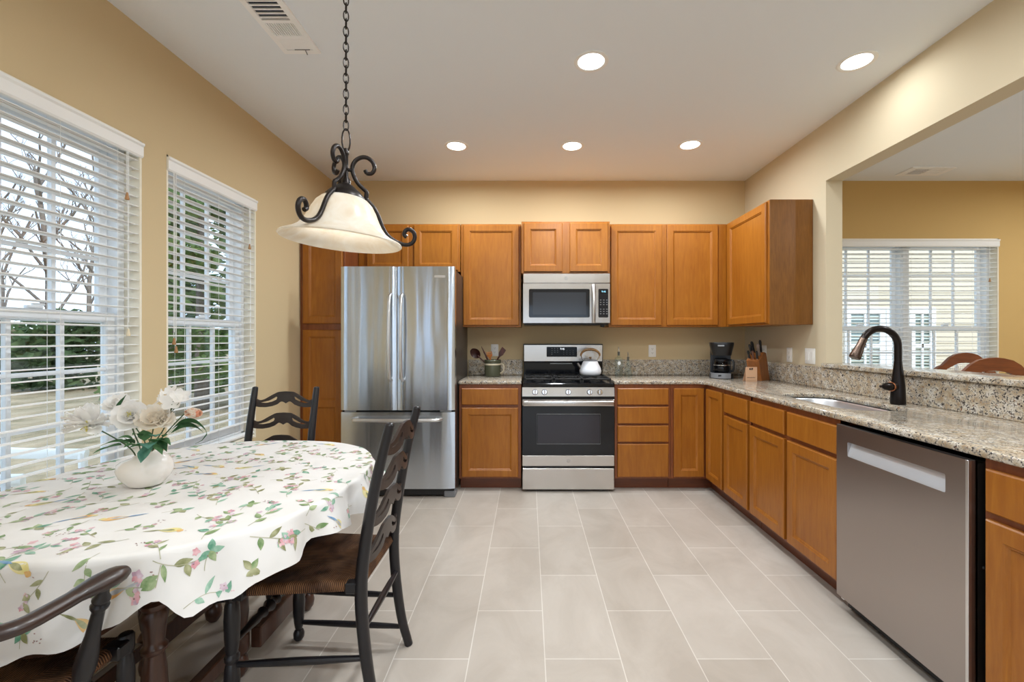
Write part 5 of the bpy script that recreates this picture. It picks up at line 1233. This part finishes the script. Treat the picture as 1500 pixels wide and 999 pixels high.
# ------------------------------------------------------------------ outdoors
ZO = -.25
bm = new(); V = [[None]*31 for _ in range(31)]
rg = random.Random(3)
for i in range(31):
    for j in range(31): V[i][j] = bm.verts.new((-60+60*i/30*1.0-2.2 if i < 30 else -2.2, -20+70*j/30, ZO+rg.uniform(-.06, .06)))
for i in range(30):
    for j in range(30): bm.faces.new((V[i][j], V[i+1][j], V[i+1][j+1], V[i][j+1]))
g_ = struct(obj('ground_field', bm, 'dry_grass', origin=(-2.2, 0, ZO)))
bm = new(); box(bm, (-2.2, 4.5, ZO-.1), (30, 40, ZO)); struct(obj('ground_yard', bm, 'dry_grass', origin=(0, 4.5, ZO)))
bm = new(); box(bm, (-60, -40, ZO-.2), (40, -3.5, ZO-.05)); struct(obj('ground_rear', bm, 'dry_grass', origin=(0, -3.5, ZO)))

def bare_tree(x, y, h, seed, label):
    r_ = random.Random(seed); root = thing('bare_tree', label, 'tree', (x, y, ZO), 'bare trees beyond the field')
    tr, br = new(), new()
    def grow(bm_, p, d, ln, rad, lev):
        pts = [p]; q = d.copy()
        for k in range(4):
            q = (q+Vector((r_.uniform(-.18, .18), r_.uniform(-.18, .18), r_.uniform(-.02, .12)))).normalized(); pts.append(pts[-1]+q*ln/4)
        tube(bm_, pts, [rad*(1-.5*k/4) for k in range(5)], 5 if lev < 2 else 4, caps=False)
        if lev >= 4: return
        for k in range(r_.choice([3, 4]) if lev else 9):
            t = r_.uniform(.35, 1) if lev else .25+.75*k/9
            i = min(3, int(t*4)); b = pts[i].lerp(pts[i+1], t*4-i); a = r_.uniform(0, 2*PI); e = r_.uniform(.25, .9)
            nd = (q*.75+Vector((math.cos(a)*math.cos(e), math.sin(a)*math.cos(e), math.sin(e)*.9))).normalized()
            grow(br, b, nd, ln*r_.uniform(.30, .44), max(.006, rad*.42), lev+1)
    grow(tr, Vector((x, y, ZO)), Vector((0, 0, 1)), h*.75, .05+h*.008, 0)
    obj('trunk', tr, 'bark', root, 80); obj('branches', br, 'bark', root, 80)
    return root
spots = [(-18, 16.4, 10.5), (-20.6, 22.2, 12), (-27, 22.4, 12), (-31, 31, 15)]
lab = ['bare tree centred in the left window view, with the thickest trunk', 'bare tree at the right edge of the left window view', 'bare tree at the far left of the left window view', 'bare tree farthest back, between the other bare trees']
for k, (x, y, h) in enumerate(spots): bare_tree(x, y, h, 11+k, lab[k])
def clump_mesh(name, blobs, n_, size, seed, mname, parent):
    r_ = random.Random(seed); bm = new()
    for k in range(n_):
        c, rad, zs = r_.choice(blobs); a = r_.uniform(0, 2*PI); u = r_.uniform(-1, 1); q = math.sqrt(1-u*u); rr = rad*r_.uniform(.55, 1.0)
        p = Vector((c[0]+rr*q*math.cos(a), c[1]+rr*q*math.sin(a), c[2]+rr*u*zs)); d = Vector((r_.uniform(-1, 1), r_.uniform(-1, 1), r_.uniform(-.7, .4))).normalized(); s = d.orthogonal().normalized(); t = d.cross(s)
        L_ = size*r_.uniform(.6, 1.3)
        v = [bm.verts.new(p+d*L_), bm.verts.new(p+s*L_*.4), bm.verts.new(p-d*L_*.6+t*L_*.15), bm.verts.new(p-s*L_*.4)]
        bm.faces.new(v)
    return obj(name, bm, mname, parent, 80)
def evergreen(x, y, h, seed, label, mname='needle_green', wide=.30):
    root = thing('evergreen_tree', label, 'tree', (x, y, ZO), 'evergreens outside the right window')
    bm = new(); tube(bm, [(x, y, ZO), (x, y, ZO+h*.5), (x, y, ZO+h*.97)], [.14, .09, .02], 8); obj('trunk', bm, 'bark', root)
    blobs = []; r_ = random.Random(seed)
    for k in range(60):
        t = r_.random(); rad = h*wide*(1-t)**.8+.15; a = r_.uniform(0, 2*PI); blobs.append(((x+rad*.7*math.cos(a), y+rad*.7*math.sin(a), ZO+.2+h*.95*t), .55, .5))
    clump_mesh('foliage', blobs, 5200, .16, seed, mname, root); return root
evergreen(-7.1, 9.5, 6.6, 31, 'evergreen tree centred in the right kitchen window', wide=.24); evergreen(-12.0, 14.6, 8.0, 32, 'darker evergreen left of the centred one', 'needle_dark', .17); evergreen(-8.9, 14.4, 8.2, 33, 'tall evergreen behind and right of the centred one', 'needle_dark', .17)
def brush(x, y, w_, h, seed, mname, label):
    r_ = random.Random(seed); blobs = [((x+r_.uniform(-w_, w_), y+r_.uniform(-w_, w_), ZO+r_.uniform(.1, h)), .8, .7) for _ in range(26)]
    root = thing('thicket', label, 'thicket', (x, y, ZO), 'scrubby thickets along the field edge')
    clump_mesh('foliage', blobs, 2600, .17, seed, mname, root)
for k, (x, y, w_, h, mm, lb) in enumerate(((-17.4, 13.6, 1.0, 1.7, 'brush_brown', 'brown thicket at the field edge left of the dark one'), (-14.1, 12.9, .8, 1.9, 'needle_dark', 'dark green thicket at the field edge behind the vase window'), (-36, 36, 2.6, 3.2, 'needle_dark', 'large dark thicket far behind the bare trees'), (-26, 31, 2.4, 3.2, 'brush_brown', 'large brown thicket far behind the bare trees'))):
    brush(x, y, w_, h, 50+k, mm, lb)
# white garden chair outside the left window
gc = thing('garden_chair', 'white plastic garden chair outside the left window', 'chair', (0, 0, 0))
bm = new(); pts = [(-.27, .22, .62)]+[(-.27+.0*k, .22, .62) for k in range(0)]+[(-.28, 0, .64), (-.26, -.2, .68), (-.17, -.30, .82), (0, -.32, .90), (.17, -.30, .82), (.26, -.2, .68), (.28, 0, .64), (.27, .22, .62)]
tube(bm, spline(pts, 6), .026, 10, flat=1.3); obj('top_rail', bm, 'lawn_plastic', gc)
for k in range(6):
    x = -.16+.064*k; bm = new(); box(bm, (x-.02, -.318+abs(x)*.25, .42), (x+.02, -.300+abs(x)*.25, .885-abs(x)*.5), .004); obj('back_slat', bm, 'lawn_plastic', gc)
bm = new(); box(bm, (-.24, -.26, .40), (.24, .24, .425), .01); obj('seat', bm, 'lawn_plastic', gc)
for sx_ in (-1, 1):
    for sy_ in (-1, 1):
        bm = new(); tube(bm, [(sx_*.27, sy_*.26, 0), (sx_*.25, sy_*.22, .42), (sx_*.265, sy_*.2, .63)], [.022, .026, .022], 8); obj('leg', bm, 'lawn_plastic', gc)
place(gc, (-3.25, 2.72, ZO+.02), math.radians(-70), 1.12)
# neighbouring house behind the dining window
hs = thing('neighbor_house', 'cream sided neighboring house beyond the dining room window', 'house', (9.5, 10, ZO))
HY = 9.0
bm = new(); zz = ZO; pr = []
while zz < 6.2: pr += [(0, zz), (.016, zz), (.002, zz+.128)]; zz += .13
prism(bm, pr+[(-.2, 6.2), (-.2, ZO)], 4.5, 15, mp=lambda n_, u, z: Vector((u, HY-n_, z))); obj('wall', bm, 'siding', hs)
def hwin(x0, x1, z0, z1, pane):
    bm = new(); prism(bm, [(x0, z0), (x1, z0), (x1, z1), (x0, z1)], HY-.05, HY-.0, holes=[[(x0+.11, z0+.11), (x1-.11, z0+.11), (x1-.11, z1-.11), (x0+.11, z1-.11)]]); zm = (z0+z1)/2; box(bm, (x0+.1, HY-.045, zm-.04), (x1-.1, HY-.01, zm+.04)); xm_ = (x0+x1)/2
    box(bm, (xm_-.02, HY-.045, z0+.1), (xm_+.02, HY-.01, z1-.1)); f_ = obj('window', bm, 'house_trim', hs)
    bm = new(); box(bm, (x0+.1, HY-.012, z0+.1), (x1-.1, HY-.006, z1-.1)); obj('pane', bm, 'house_glass', f_)
    bm = new(); k = 0
    while z0+.13+k*.065 < z1-.12: box(bm, (x0+.11, HY-.026, z0+.13+k*.065), (x1-.11, HY-.016, z0+.155+k*.065)); k += 1
    obj('shutter_slats', bm, 'house_slat', f_)
hwin(6.50, 7.32, .35, 1.90, 0); hwin(7.34, 7.76, .35, 1.90, 0); hwin(7.82, 8.35, .35, 1.90, 0)
bm = new(); box(bm, (4.3, HY-.4, 6.2), (15.2, HY+.3, 6.35)); obj('eave', bm, 'house_trim', hs)
bm = new(); prism(bm, [(-.5, 6.35), (.5, 6.35), (3.5, 8.4), (3.4, 8.5), (-.5, 6.45)], 4.3, 15.2, mp=lambda n_, u, z: Vector((u, HY+n_, z))); obj('roof', bm, 'shingle', hs)
